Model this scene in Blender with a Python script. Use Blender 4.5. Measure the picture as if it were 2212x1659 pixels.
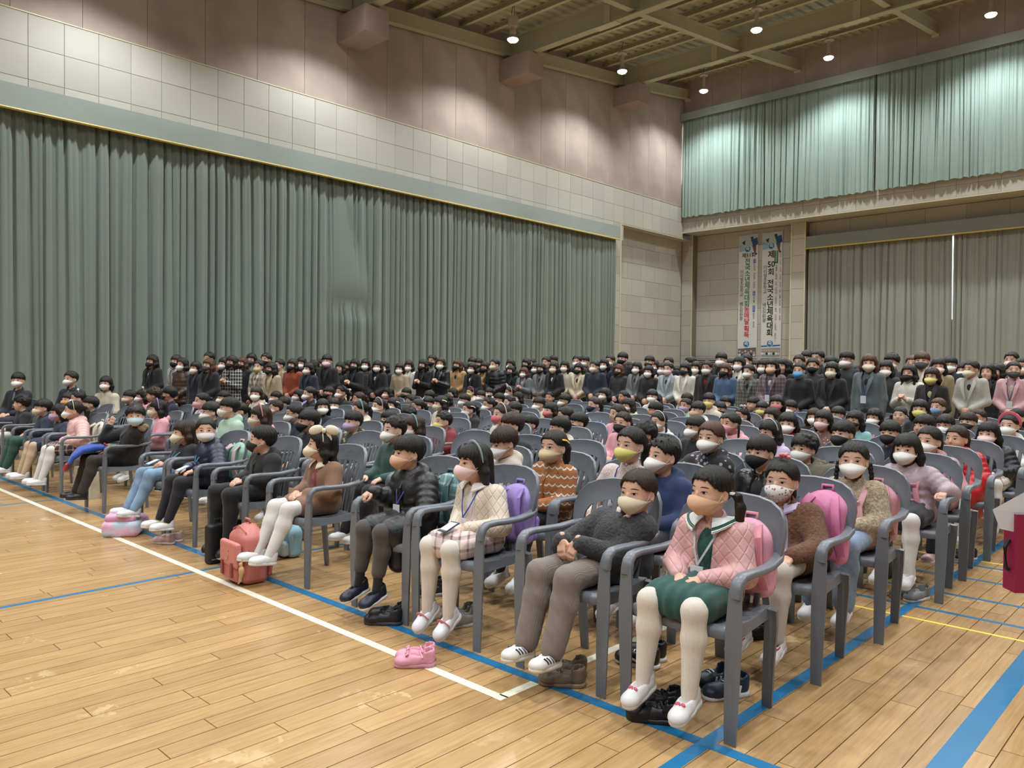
import bpy, math, random
import numpy as np
from mathutils import Matrix, Vector
for o in list(bpy.data.objects): bpy.data.objects.remove(o)
scn = bpy.context.scene
COL = scn.collection
pi = math.pi
# ---------------------------------------------------------------- camera
CAM_H = 1.47
FPX, YAW, PITCH, ROLL = 1683.96, math.radians(43.4546), math.radians(-1.12993), math.radians(0.58587)
_fw = np.array([-math.sin(YAW)*math.cos(PITCH), math.cos(YAW)*math.cos(PITCH), math.sin(PITCH)])
_r = np.cross(_fw, [0, 0, 1.0]); _r /= np.linalg.norm(_r)
_u = np.cross(_r, _fw)
_rr = _r*math.cos(ROLL)+_u*math.sin(ROLL)
_uu = -_r*math.sin(ROLL)+_u*math.cos(ROLL)
cam_d = bpy.data.cameras.new('camera'); cam = bpy.data.objects.new('camera', cam_d); COL.objects.link(cam)
cam_d.sensor_fit = 'HORIZONTAL'; cam_d.sensor_width = 36.0; cam_d.lens = FPX/2212*36.0
cam_d.clip_start = 0.05; cam_d.clip_end = 200
cam.matrix_world = Matrix(((_rr[0], _uu[0], -_fw[0], 0), (_rr[1], _uu[1], -_fw[1], 0), (_rr[2], _uu[2], -_fw[2], CAM_H), (0, 0, 0, 1)))
scn.camera = cam
# photo pixel -> point (distance comes from the floor, a wall or a known height / row)
def ray(x, y): return _fw+_rr*((x-1106)/FPX)-_uu*((y-829.5)/FPX)
def at_z(x, y, z=0.0):
    d = ray(x, y); t = (z-CAM_H)/d[2]; return d*t+np.array([0, 0, CAM_H])
def at_Y(x, y, Y):
    d = ray(x, y); t = Y/d[1]; return d*t+np.array([0, 0, CAM_H])
def at_X(x, y, X):
    d = ray(x, y); t = X/d[0]; return d*t+np.array([0, 0, CAM_H])
def at_depth(x, y, dep): return ray(x, y)*dep+np.array([0, 0, CAM_H])
def to_px(P):
    v = np.array(P)-np.array([0, 0, CAM_H]); w = v@_fw
    return 1106+FPX*(v@_rr)/w, 829.5-FPX*(v@_uu)/w, w
# ---------------------------------------------------------------- world, exposure
wd = bpy.data.worlds.new('world'); scn.world = wd; wd.use_nodes = True
wd.node_tree.nodes['Background'].inputs[0].default_value = (0.75, 0.85, 1.0, 1)
wd.node_tree.nodes['Background'].inputs[1].default_value = 1.0
vs = scn.view_settings
vs.view_transform = 'Standard'; vs.look = 'None'; vs.gamma = 1.0; vs.use_curve_mapping = False
vs.exposure = 0.12
LAMP_W = 760.0            # watts of each hall lamp
LAMP_COL = (0.95, 0.985, 1.0)
LAMP_ANGLE = math.radians(138)
# ---------------------------------------------------------------- helpers
def lin(h):
    h = h.lstrip('#'); c = [int(h[i:i+2], 16)/255 for i in (0, 2, 4)]
    return tuple((v/12.92 if v <= 0.04045 else ((v+0.055)/1.055)**2.4) for v in c)+(1,)
_mats = {}
class N:
    def __init__(s, name):
        s.m = bpy.data.materials.new(name); s.m.use_nodes = True; s.t = s.m.node_tree
        s.b = s.t.nodes['Principled BSDF']
    def n(s, typ, **kw):
        x = s.t.nodes.new(typ)
        for k, v in kw.items():
            if k.startswith('i_'): x.inputs[int(k[2:]) if k[2:].isdigit() else k[2:]].default_value = v
            else: setattr(x, k, v)
        return x
    def l(s, a, ai, b, bi): s.t.links.new(a.outputs[ai], b.inputs[bi])
    def math(s, op, a, b=None, clamp=False):
        x = s.t.nodes.new('ShaderNodeMath'); x.operation = op; x.use_clamp = clamp
        for i, v in enumerate((a, b)):
            if v is None: continue
            if isinstance(v, (int, float)): x.inputs[i].default_value = v
            else: s.t.links.new(v, x.inputs[i])
        return x.outputs[0]
    def mix(s, fac, c0, c1):
        x = s.t.nodes.new('ShaderNodeMix'); x.data_type = 'RGBA'
        for i, v in ((0, fac), (6, c0), (7, c1)):
            if isinstance(v, (int, float)): x.inputs[i].default_value = v
            elif isinstance(v, tuple): x.inputs[i].default_value = v
            else: s.t.links.new(v, x.inputs[i])
        return x.outputs[2]
    def base(s, v):
        if isinstance(v, tuple): s.b.inputs['Base Color'].default_value = v
        else: s.t.links.new(v, s.b.inputs['Base Color'])
    def bump(s, h, strength=0.3, dist=0.01):
        x = s.t.nodes.new('ShaderNodeBump'); x.inputs['Strength'].default_value = strength; x.inputs['Distance'].default_value = dist
        s.t.links.new(h, x.inputs['Height']); s.t.links.new(x.outputs[0], s.b.inputs['Normal'])
def noise(q, scale, detail=2.0, coord='Object', vec=None, rough=0.5):
    if vec is None:
        tc = q.n('ShaderNodeTexCoord'); vec = tc.outputs[coord]
    nz = q.n('ShaderNodeTexNoise'); nz.inputs['Scale'].default_value = scale; nz.inputs['Detail'].default_value = detail
    nz.inputs['Roughness'].default_value = rough
    q.t.links.new(vec, nz.inputs['Vector']); return nz.outputs['Fac']
def scaled(q, s, coord='Object'):
    tc = q.n('ShaderNodeTexCoord'); mp = q.n('ShaderNodeMapping'); mp.inputs['Scale'].default_value = s
    q.t.links.new(tc.outputs[coord], mp.inputs['Vector']); return mp.outputs[0]
def ramp(q, fac, stops):
    r = q.n('ShaderNodeValToRGB'); e = r.color_ramp.elements
    while len(e) < len(stops): e.new(0.5)
    for x, (p, c) in zip(e, stops): x.position = p; x.color = c
    q.t.links.new(fac, r.inputs[0]); return r.outputs[0]
def shade(c, k): return tuple(min(1, v*k) for v in c[:3])+(1,)
def plain(name, hexcol, rough=0.55, var=0.12, scale=6, bump=0.0, bscale=60, metal=0.0, coat=0.0):
    key = ('p', name, hexcol)
    if key in _mats: return _mats[key]
    q = N(name); c = lin(hexcol)
    f = noise(q, scale, 3)
    q.base(q.mix(f, shade(c, 1-var), shade(c, 1+var)))
    q.b.inputs['Roughness'].default_value = rough; q.b.inputs['Metallic'].default_value = metal
    q.b.inputs['Coat Weight'].default_value = coat
    if bump: q.bump(noise(q, bscale, 3), bump, 0.004)
    _mats[key] = q.m; return q.m
def emit(name, col, s):
    q = N(name); q.b.inputs['Base Color'].default_value = col; q.b.inputs['Emission Color'].default_value = col
    q.b.inputs['Emission Strength'].default_value = s; return q.m
class MB:
    """collects geometry for ONE mesh object"""
    def __init__(s): s.v = []; s.f = []; s.mi = []
    def add(s, vs, fs, mi=0):
        b = len(s.v); s.v += [tuple(map(float, p)) for p in vs]
        for f in fs: s.f.append(tuple(int(i)+b for i in f)); s.mi.append(mi)
        return s
    def box(s, c, h, R=None, mi=0, taper=None):
        P = [(-1, -1, -1), (1, -1, -1), (1, 1, -1), (-1, 1, -1), (-1, -1, 1), (1, -1, 1), (1, 1, 1), (-1, 1, 1)]
        vs = []
        for p in P:
            k = taper if (taper and p[2] > 0) else 1.0
            q = np.array([p[0]*h[0]*k, p[1]*h[1]*k, p[2]*h[2]])
            if R is not None: q = R@q
            vs.append(q+np.array(c))
        return s.add(vs, [(0, 3, 2, 1), (4, 5, 6, 7), (0, 1, 5, 4), (1, 2, 6, 5), (2, 3, 7, 6), (3, 0, 4, 7)], mi)
    def b2(s, lo, hi, mi=0):
        return s.box([(a+b)/2 for a, b in zip(lo, hi)], [abs(b-a)/2 for a, b in zip(lo, hi)], None, mi)
    def sweep(s, path, prof, up=(0, 0, 1), mi=0, caps=True, scales=None, closed=False):
        """prof: list of (a,b) in the frame (side, up2); path: points"""
        path = [np.array(p, float) for p in path]; n = len(path); m = len(prof); vs = []
        for i, p in enumerate(path):
            if closed: t = path[(i+1) % n]-path[i-1]
            else: t = path[min(i+1, n-1)]-path[max(i-1, 0)]
            t /= np.linalg.norm(t)+1e-12
            sd = np.cross(t, up); 
            if np.linalg.norm(sd) < 1e-4: sd = np.cross(t, (0, 1, 0))
            sd /= np.linalg.norm(sd); u2 = np.cross(sd, t)
            k = 1.0 if scales is None else scales[i]
            ka, kb = k if isinstance(k, (tuple, list)) else (k, k)
            for a, b in prof: vs.append(p+sd*a*ka+u2*b*kb)
        fs = []
        rg = n if closed else n-1
        for i in range(rg):
            i2 = (i+1) % n
            for j in range(m):
                k2 = (j+1) % m
                fs.append((i*m+j, i*m+k2, i2*m+k2, i2*m+j))
        if caps and not closed:
            fs.append(tuple(range(m-1, -1, -1))); fs.append(tuple((n-1)*m+j for j in range(m)))
        return s.add(vs, fs, mi)
    def tube(s, path, r, k=6, mi=0, closed=False):
        prof = [(math.cos(2*pi*i/k), math.sin(2*pi*i/k)) for i in range(k)]
        rs = r if isinstance(r, (list, tuple)) else [r]*len(path)
        return s.sweep(path, prof, mi=mi, scales=list(rs), closed=closed)
    def lathe(s, prof, c=(0, 0, 0), k=12, mi=0, R=None):
        vs = []; n = len(prof)
        for r, z in prof:
            for j in range(k):
                q = np.array([r*math.cos(2*pi*j/k), r*math.sin(2*pi*j/k), z])
                if R is not None: q = R@q
                vs.append(q+np.array(c))
        fs = [(i*k+j, i*k+(j+1) % k, (i+1)*k+(j+1) % k, (i+1)*k+j) for i in range(n-1) for j in range(k)]
        fs.append(tuple(range(k-1, -1, -1))); fs.append(tuple((n-1)*k+j for j in range(k)))
        return s.add(vs, fs, mi)
    def grid(s, P, mi=0, closed_u=False):
        """P[i][j] points"""
        n = len(P); m = len(P[0]); fs = []
        for i in range(n if closed_u else n-1):
            for j in range(m-1): fs.append((i*m+j, ((i+1) % n)*m+j, ((i+1) % n)*m+j+1, i*m+j+1))
        return s.add([p for r in P for p in r], fs, mi)
    def ball(s, c, r, nu=10, nv=7, mi=0, R=None):
        r = (r, r, r) if isinstance(r, (int, float)) else r
        vs = []
        for i in range(nv+1):
            a = pi*i/nv
            for j in range(nu):
                q = np.array([r[0]*math.sin(a)*math.cos(2*pi*j/nu), r[1]*math.sin(a)*math.sin(2*pi*j/nu), r[2]*math.cos(a)])
                if R is not None: q = R@q
                vs.append(q+np.array(c))
        fs = [(i*nu+j, (i+1)*nu+j, (i+1)*nu+(j+1) % nu, i*nu+(j+1) % nu) for i in range(nv) for j in range(nu)]
        return s.add(vs, fs, mi)
    def merge(s, o, M=None):
        vs = np.array(o.v)
        if M is not None: vs = vs@np.array(M)[:3, :3].T+np.array(M)[:3, 3]
        b = len(s.v); s.v += [tuple(p) for p in vs]; s.f += [tuple(i+b for i in f) for f in o.f]; s.mi += list(o.mi); return s
    def mesh(s, name, mats, smooth=False, auto=None):
        me = bpy.data.meshes.new(name)
        me.from_pydata(s.v, [], s.f); me.update()
        for m in (mats if isinstance(mats, (list, tuple)) else [mats]): me.materials.append(m)
        if any(s.mi): me.polygons.foreach_set('material_index', s.mi)
        if smooth: me.polygons.foreach_set('use_smooth', [True]*len(me.polygons))
        if auto: 
            me.polygons.foreach_set('use_smooth', [True]*len(me.polygons))
            me.set_sharp_from_angle(angle=math.radians(auto))
        return me
    def build(s, name, mats, parent=None, smooth=False, auto=None, M=None):
        return obj(name, s.mesh(name, mats, smooth, auto), parent, M)
def obj(name, me, parent=None, M=None):
    o = bpy.data.objects.new(name, me); COL.objects.link(o)
    if parent is not None: o.parent = parent
    if M is not None: o.matrix_local = Matrix(np.array(M).tolist())
    return o
def tag(o, label=None, cat=None, group=None, kind=None):
    if label: o['label'] = label
    if cat: o['category'] = cat
    if group: o['group'] = group
    if kind: o['kind'] = kind
    return o
def empty(name, M=None):
    o = bpy.data.objects.new(name, None); COL.objects.link(o); o.empty_display_size = 0.05
    if M is not None: o.matrix_world = Matrix(np.array(M).tolist())
    return o
def T(x=0, y=0, z=0): m = np.eye(4); m[:3, 3] = (x, y, z); return m
def Rz(a): c, s = math.cos(a), math.sin(a); m = np.eye(4); m[:2, :2] = [[c, -s], [s, c]]; return m
def Rx(a): c, s = math.cos(a), math.sin(a); m = np.eye(4); m[1:3, 1:3] = [[c, -s], [s, c]]; return m
def Ry(a): c, s = math.cos(a), math.sin(a); m = np.eye(4); m[0, 0] = c; m[0, 2] = s; m[2, 0] = -s; m[2, 2] = c; return m
def Sc(a, b=None, c=None): return np.diag([a, b or a, c or a, 1.0])
rnd = random.Random(7)
def rect(w, h): return [(-w/2, -h/2), (w/2, -h/2), (w/2, h/2), (-w/2, h/2)]
def rrect(w, h, r, k=3):
    out = []
    for cx, cy, a0 in ((w/2-r, h/2-r, 0), (-w/2+r, h/2-r, pi/2), (-w/2+r, -h/2+r, pi), (w/2-r, -h/2+r, 1.5*pi)):
        for i in range(k): a = a0+pi/2*i/(k-1); out.append((cx+r*math.cos(a), cy+r*math.sin(a)))
    return out
# ================================================================ THE HALL
XL = -16.3; YB = 26.85; XR = 9.4; YF = -9.0
def zb(Y): return float(np.interp(Y, [-9, 0, 11.23, 16.84, 22.52, 26.85], [8.2, 9.0, 10.03, 10.6, 11.27, 11.98]))   # underside of the girders
m_tile = None
def tile_mat():
    q = N('wall_board'); oi = q.n('ShaderNodeObjectInfo'); c = lin('#b8b6ab')
    f = noise(q, 90, 4); f2 = noise(q, 3, 2)
    a = q.mix(f, shade(c, .86), shade(c, 1.1)); r = q.math('MULTIPLY', oi.outputs['Random'], 0.15); r = q.math('ADD', r, 0.92)
    hsv = q.n('ShaderNodeHueSaturation'); q.t.links.new(a, hsv.inputs['Color']); q.t.links.new(r, hsv.inputs['Value'])
    q.base(hsv.outputs[0]); q.b.inputs['Roughness'].default_value = .85; q.bump(f, .25, .004); return q.m
m_tile = tile_mat()
def pink_mat():
    q = N('pink_absorber_board'); c = lin('#a8998f'); f = noise(q, 160, 3); f2 = noise(q, 1.1, 4)
    st = ramp(q, f2, [(.35, shade(c, .82)), (.62, shade(c, 1.04))])
    q.base(q.mix(q.math('MULTIPLY', f, .35), st, shade(c, 1.25))); q.b.inputs['Roughness'].default_value = .95; q.bump(f, .35, .004); return q.m
m_pink = pink_mat()
m_joint = plain('wall_joint', '#7a746a', .9)
m_cream = plain('cream_trim', '#cfc8ad', .5, .05)
m_steel = plain('olive_painted_steel', '#b0ad92', .55, .08, 2)
m_steel_f = plain('olive_painted_flange', '#c2bea2', .5, .06, 2)
m_deck = plain('ribbed_deck', '#aaa68e', .6, .1, 2)
m_purl = plain('purlin_paint', '#b9b69c', .55, .08, 2)
# ---- floor
m_sub = plain('floor_gap', '#3a2413', .8)
def wood():
    q = N('maple_floor_board'); tc = q.n('ShaderNodeTexCoord'); geo = q.n('ShaderNodeNewGeometry'); oi = q.n('ShaderNodeObjectInfo')
    rsum = q.math('FRACT', q.math('ADD', oi.outputs['Random'], geo.outputs['Random Per Island']))
    mp = q.n('ShaderNodeMapping'); mp.inputs['Scale'].default_value = (26, 1.6, 1)
    cmb = q.n('ShaderNodeCombineXYZ'); q.t.links.new(q.math('MULTIPLY', rsum, 37.0), cmb.inputs[0]); q.t.links.new(q.math('MULTIPLY', rsum, 91.0), cmb.inputs[1])
    add = q.n('ShaderNodeVectorMath', operation='ADD'); q.t.links.new(geo.outputs['Position'], add.inputs[0]); q.t.links.new(cmb.outputs[0], add.inputs[1])
    q.t.links.new(add.outputs[0], mp.inputs['Vector'])
    g = noise(q, 2.2, 5, vec=mp.outputs[0], rough=.6)
    col = ramp(q, g, [(.25, lin('#9f7c52')), (.5, lin('#b08d60')), (.75, lin('#bd9d70'))])
    hs = q.n('ShaderNodeHueSaturation'); q.t.links.new(col, hs.inputs['Color'])
    q.t.links.new(q.math('ADD', q.math('MULTIPLY', rsum, .22), .86), hs.inputs['Value'])
    # worn varnish patches
    w = noise(q, 3.1, 6, vec=geo.outputs['Position'], rough=.68)
    wf = ramp(q, w, [(.60, (0, 0, 0, 1)), (.625, (1, 1, 1, 1))])
    mp2 = q.n('ShaderNodeMapping'); mp2.inputs['Scale'].default_value = (1.2, 1.2, 1); mp2.inputs['Rotation'].default_value = (0, 0, .5); q.t.links.new(geo.outputs['Position'], mp2.inputs['Vector'])
    w2 = noise(q, 1.0, 5, vec=mp2.outputs[0], rough=.7)
    wf2 = ramp(q, w2, [(.5, (0, 0, 0, 1)), (.62, (1, 1, 1, 1))])
    k = q.math('MULTIPLY', q.math('MULTIPLY', wf, wf2), .55)
    q.base(q.mix(k, hs.outputs[0], lin('#d2b98c')))
    q.t.links.new(q.math('ADD', q.math('MULTIPLY', k, .35), q.math('MULTIPLY', noise(q, 9, 3, vec=geo.outputs['Position']), .16)), q.b.inputs['Roughness'])
    rr = q.math('ADD', q.math('MULTIPLY', k, .30), q.math('ADD', q.math('MULTIPLY', noise(q, 9, 3, vec=geo.outputs['Position']), .12), .17))
    q.t.links.new(rr, q.b.inputs['Roughness'])
    q.b.inputs['Specular IOR Level'].default_value = .5
    q.bump(g, .05, .002); return q.m
m_wood = wood()
floor = MB().b2((XL-1, YF-.3, -.3), (XR+.3, YB+1.6, -.012)).build('floor', m_sub); tag(floor, 'varnished maple plank floor of the hall with painted court lines', None, None, 'structure')
BW = 0.1168
def board(mb, x, y0, y1, w=BW):
    e = .0016
    x0, x1 = x+e, x+w-e; y0 += e; y1 -= e
    return mb.add([(x0, y0, -.012), (x1, y0, -.012), (x1, y1, -.012), (x0, y1, -.012), (x0+.0006, y0+.0006, 0), (x1-.0006, y0+.0006, 0), (x1-.0006, y1-.0006, 0), (x0+.0006, y1-.0006, 0)],
                  [(4, 5, 6, 7), (0, 1, 5, 4), (1, 2, 6, 5), (2, 3, 7, 6), (3, 0, 4, 7)])
rb = random.Random(3); boards = []
x = -17.2 + .054
while x < XR:
    y = YF-rb.random()*1.2
    while y < YB+1.4:
        L = rb.choice((.6, .9, 1.2, 1.2, 1.5, 1.8)); boards.append((x, y, min(y+L, YB+1.5))); y += L
    x += BW
def bsize(b):
    cx, cy = b[0]+BW/2, (b[1]+b[2])/2
    best = 0
    for yy in (b[1]+.05, cy, b[2]-.05):
        u, v, w = to_px((cx, yy, 0))
        if w > .6 and -60 < u < 2272 and v < 1690: best = max(best, (b[2]-b[1])*BW/w**3)
    return best
szs = sorted(((bsize(b), i) for i, b in enumerate(boards)), reverse=True)
near = {i for s, i in szs[:300] if s > 0}
rest = MB()
for i, b in enumerate(boards):
    if i in near: board(MB(), *b).build('plank', m_wood, floor)
    else: board(rest, *b)
tag(rest.build('planks', m_wood, floor), None, None, None, 'stuff')
# ---- painted court lines and guide tape
m_blue = plain('blue_court_paint', '#226d99', .3, .06); m_tape = plain('blue_guide_tape', '#226f9f', .25, .08)
m_whitel = plain('white_court_paint', '#e3e0cd', .35, .06); m_yell = plain('yellow_court_paint', '#e8d24e', .35, .06)
def line(name, m, x0, y0, x1, y1, z=.0006):
    return MB().b2((x0, y0, .0), (x1, y1, z)).build(name, m, floor)
line('guide_tape', m_tape, -1.56, -1, -1.50, 13, .0012)
line('guide_tape', m_tape, -13.0, 2.715, 4.0, 2.775, .0013)
line('court_line', m_blue, -.85, -9, -.75, 20)
for Y in (5.30, 5.76, 6.29, 6.75): line('court_line', m_blue, -10.1, Y-.02, 3.3, Y+.02)
for Y in (5.035, 6.94): line('court_line', m_yell, -13, Y-.0125, 6, Y+.0125, .0007)
for X in (-5.43, -9.37): line('court_line', m_blue, X-.02, -.9, X+.02, 4.9 if X > -6 else 2.8)
line('court_line', m_whitel, -15.2, 2.46, -2.38, 2.51, .0007); line('court_line', m_whitel, -2.43, 2.5, -2.38, 9.5, .0007)
# ---- left wall
wl = MB().b2((XL-.75, YF, 0), (XL-.02, 22.72, 12.9)).b2((XL-.75, 22.72, 6.65), (XL-.02, YB+.1, 13.2)).b2((XL-.75, 22.72, 0), (XL-.47, YB+1.2, 6.66)).build('wall_left', m_joint); tag(wl, 'tall side wall of beige boards below dusty pink acoustic panels', None, None, 'structure')
_pm = {}
def panel(name, m, parent, axis, u0, u1, z0, z1, w, th=.02, g=.002, sg=1):
    """axis 'X': plane X=w (u = Y), facing +X ; axis 'Y': plane Y=w (u = X), facing -Y"""
    key = (m.name, round(u1-u0, 3), round(z1-z0, 3), axis)
    if key not in _pm:
        hu, hz = (u1-u0)/2-g, (z1-z0)/2-g; b = .0025
        if axis == 'X': P = lambda u, z, d: (d, u, z)
        else: P = lambda u, z, d: (u, -d, z)
        vs = [P(-hu, -hz, -th), P(hu, -hz, -th), P(hu, hz, -th), P(-hu, hz, -th), P(-hu+b, -hz+b, 0), P(hu-b, -hz+b, 0), P(hu-b, hz-b, 0), P(-hu+b, hz-b, 0)]
        fs = [(4, 5, 6, 7), (0, 1, 5, 4), (1, 2, 6, 5), (2, 3, 7, 6), (3, 0, 4, 7)]
        _pm[key] = MB().add(vs, fs).mesh(name, m)
    c = (w, (u0+u1)/2, (z0+z1)/2) if axis == 'X' else ((u0+u1)/2, w, (z0+z1)/2)
    return obj(name, _pm[key], parent, T(*c))
Z0 = 7.86
for k in range(-6, 38):
    y0 = 4.29+.6*k; y1 = y0+.6
    if y1 < 1.5: continue
    if y0 > YB: break
    for z1 in (Z0, Z0-.6, Z0-1.2):
        z0 = z1-.6
        if y0 >= 22.6:
            if z0 < 6.6: z0 = 6.63
            if z1-z0 < .1: continue
        panel('wall_board', m_tile, wl, 'X', y0, min(y1, YB), z0, z1, XL)
for k in range(-3, 20):
    y0 = 4.006+1.2*k
    if y0 > YB: break
    panel('acoustic_panel', m_pink, wl, 'X', y0, min(y0+1.2, YB), Z0+.012, 13.0, XL-.004)
MB().b2((XL-.01, YF, Z0-.006), (XL+.012, YB, Z0+.012)).build('edge_strip', m_cream, wl)
# narrow strip of wall between curtain and recess, recess boards
for z1 in np.arange(6.06, .4, -.6): panel('wall_board', m_tile, wl, 'X', 22.18, 22.72, z1-.6, z1, XL)
MB().b2((XL-.02, 22.70, 0), (XL+.015, 22.76, 6.66)).b2((XL-.02, 22.76, 6.615), (XL+.015, YB+.02, 6.645)).build('edge_strip', m_cream, wl)
for r_, z1 in enumerate(np.arange(6.63, .3, -.6)):
    off = (.15, .45)[r_ % 2]; y = 22.72; n = 0
    while y < 27.52:
        y2 = min(22.72+off+.9*n+(.0), 27.52) if n else min(22.72+off, 27.52)
        if y2 > y+.02: panel('wall_board', m_tile, wl, 'X', y, y2, z1-.6, z1, XL-.44)
        y = max(y2, y+.01); n += 1
# girder end boxes
mbx = []
for (x0, y0, x1, y1, zz) in ((727, 94, 810, 72, 9.33), (1077, 177, 1146, 157, 9.94), (1325, 231, 1380.6, 217, 10.605)):
    A = at_z(x0, y0, zz); B = at_z(x1, y1, zz); C = {9.33: (779, 112), 9.94: (1112, 189), 10.605: (1349, 242)}[zz]; Cw = at_z(*C, zz)
    ya, yb_ = A[1], Cw[1]; xo = B[0]
    MB().b2((XL-.02, ya, zz), (xo, yb_, zz+.62)).build('girder_end_box', plain('pink_board_box', '#9f8c85', .9, .05, 3, .2, 150), wl)
# ---- corner pier, back wall
wb = MB().b2((XL-.5, YB+.02, 6.88), (XR, YB+1.3, 13.2)).b2((XL-.5, YB+1.085, 0), (XR, YB+1.5, 6.9)).b2((XL-.5, 27.56, 0), (XL+.04, YB+1.3, 6.9)).b2((-12.22, 27.60, 0), (-11.70, YB+1.3, 6.86)).build('wall_back', m_joint); tag(wb, 'end wall of beige boards with a projecting ledge under the high curtains', None, None, 'structure')
for z1 in np.arange(6.86, .3, -.6):
    panel('wall_board', m_tile, wb, 'Y', XL-.44, XL+.02, z1-.6, z1, 27.55)
    panel('wall_board', m_tile, wb, 'Y', -12.19, -11.73, z1-.6, z1, 27.59)
for r_, z1 in enumerate(np.arange(6.85, .3, -.6)):
    for k in range(-1, 24):
        x0 = XL+.04+1.2*k+(.0, .6)[r_ % 2]; x1 = x0+1.2
        x0 = max(x0, XL+.04)
        if x1-x0 < .1 or x0 > XR: continue
        if x0 > -11.6 and z1 < 6.2: continue
        panel('wall_board', m_tile, wb, 'Y', x0, x1, z1-.6, z1, 27.915)
for r_, (z0, z1) in enumerate(((6.87, 7.26), (7.26, 7.86))):
    for k in range(43): panel('wall_board', m_tile, wb, 'Y', XL+.6*k, XL+.6*k+.6, z0, z1, YB)
for k in range(22): panel('acoustic_panel', m_pink, wb, 'Y', XL+1.2*k, XL+1.2*k+1.2, 7.87, 13.0, YB-.002)
MB().b2((XL-.02, YB-.012, 6.84), (XR, YB+.03, 6.875)).b2((XL+.012, 27.535, 0), (XL+.05, 27.565, 6.86)).b2((-12.24, 27.575, 0), (-12.19, 27.60, 6.86)).b2((-11.73, 27.575, 0), (-11.69, 27.60, 6.86)).build('edge_strip', m_cream, wb)
MB().b2((XL-.02, YB, 6.862), (XR, YB+1.1, 6.885)).build('ledge_soffit', m_tile, wb)
MB().b2((XL-.44, 22.74, 6.63), (XL, YB+.7, 6.65)).build('ledge_soffit', m_tile, wl)
# ---- walls beyond the frame
tag(MB().b2((XR, YF, 0), (XR+.3, YB+1, 13.2)).build('wall_right', plain('wall_unseen', '#6f675e', .9)), 'plain beige hall wall behind the viewer side', None, None, 'structure')
tag(MB().b2((XL-.5, YF-.3, 0), (XR+.3, YF, 13.2)).build('wall_front', plain('wall_unseen', '#6f675e', .9)), 'plain beige wall at the stage end', None, None, 'structure')
# ---- ceiling : ribbed deck with girders, beams, purlins
def deck():
    mb = MB(); p = []; xx = XL-.3; per = .30
    xs = []
    while xx < XR+.3:
        xs += [(xx, 0), (xx+.13, 0), (xx+.16, .05), (xx+.27, .05)]; xx += per
    ys = [-9.2, 0, 11.23, 16.84, 22.52, 27.2]
    for Y in ys: p.append([(a, Y, zb(Y)+.62+.16+b) for a, b in xs])
    return mb.grid(p)
ceil = deck().build('ceiling', m_deck); tag(ceil, 'sloping ribbed metal roof deck carried on olive painted steel beams', None, None, 'structure')
def ibeam(d, w, tf=.025, tw=.02): 
    a = w/2; h = d
    return [(-a, 0), (a, 0), (a, tf), (tw/2, tf), (tw/2, h-tf), (a, h-tf), (a, h), (-a, h), (-a, h-tf), (-tw/2, h-tf), (-tw/2, tf), (-a, tf)]
def beam(name, p0, p1, d, w, m=None):
    mb = MB(); mb.sweep([p0, p1], ibeam(d, w)); mi = [0]*len(mb.f)
    mb.mi = mi; return mb.build(name, m or m_steel, ceil)
GY = [-5.6, .02, 5.62, 11.23, 16.84, 22.52]
for Y in GY:
    g = beam('girder', (XL, Y, zb(Y)), (XR, Y, zb(Y)), .62, .24)
    for X in (-12.6, -8.2, -3.8, .6):            # bolted splice plates
        if Y > 10: MB().b2((X-.35, Y-.13, zb(Y)-.014), (X+.35, Y+.13, zb(Y)-.001)).b2((X-.1, Y-.03, zb(Y)+.05), (X+.1, Y+.03, zb(Y)+.57)).build('splice_plate', m_steel_f, ceil)
ends = GY+[26.85]
for X in (-16.12, -11.75, -7.35, -2.95, 1.45, 5.85):
    for a, b in zip(ends[:-1], ends[1:]):
        beam('cross_beam', (X, a+.02, zb(a)+.10), (X, b-.02, zb(b)+.10 if b < 26 else zb(b)+.02), .36, .18)
    MB().b2((X-.10, YB-.12, zb(YB)-.05), (X+.10, YB+.01, zb(YB)+.02)).build('bearing_plate', m_steel_f, ceil)
for a, b in zip(ends[:-1], ends[1:]):
    n = 6 if b-a > 5 else 4
    for k in range(1, n):
        Y = a+(b-a)*k/n; z = zb(a)+(zb(b)-zb(a))*k/n+.62
        MB().sweep([(XL, Y, z), (XR, Y, z)], [(-.05, 0), (.05, 0), (.05, .015), (-.035, .015), (-.035, .145), (.05, .145), (.05, .16), (-.05, .16)]).build('purlin', m_purl, ceil)
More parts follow.
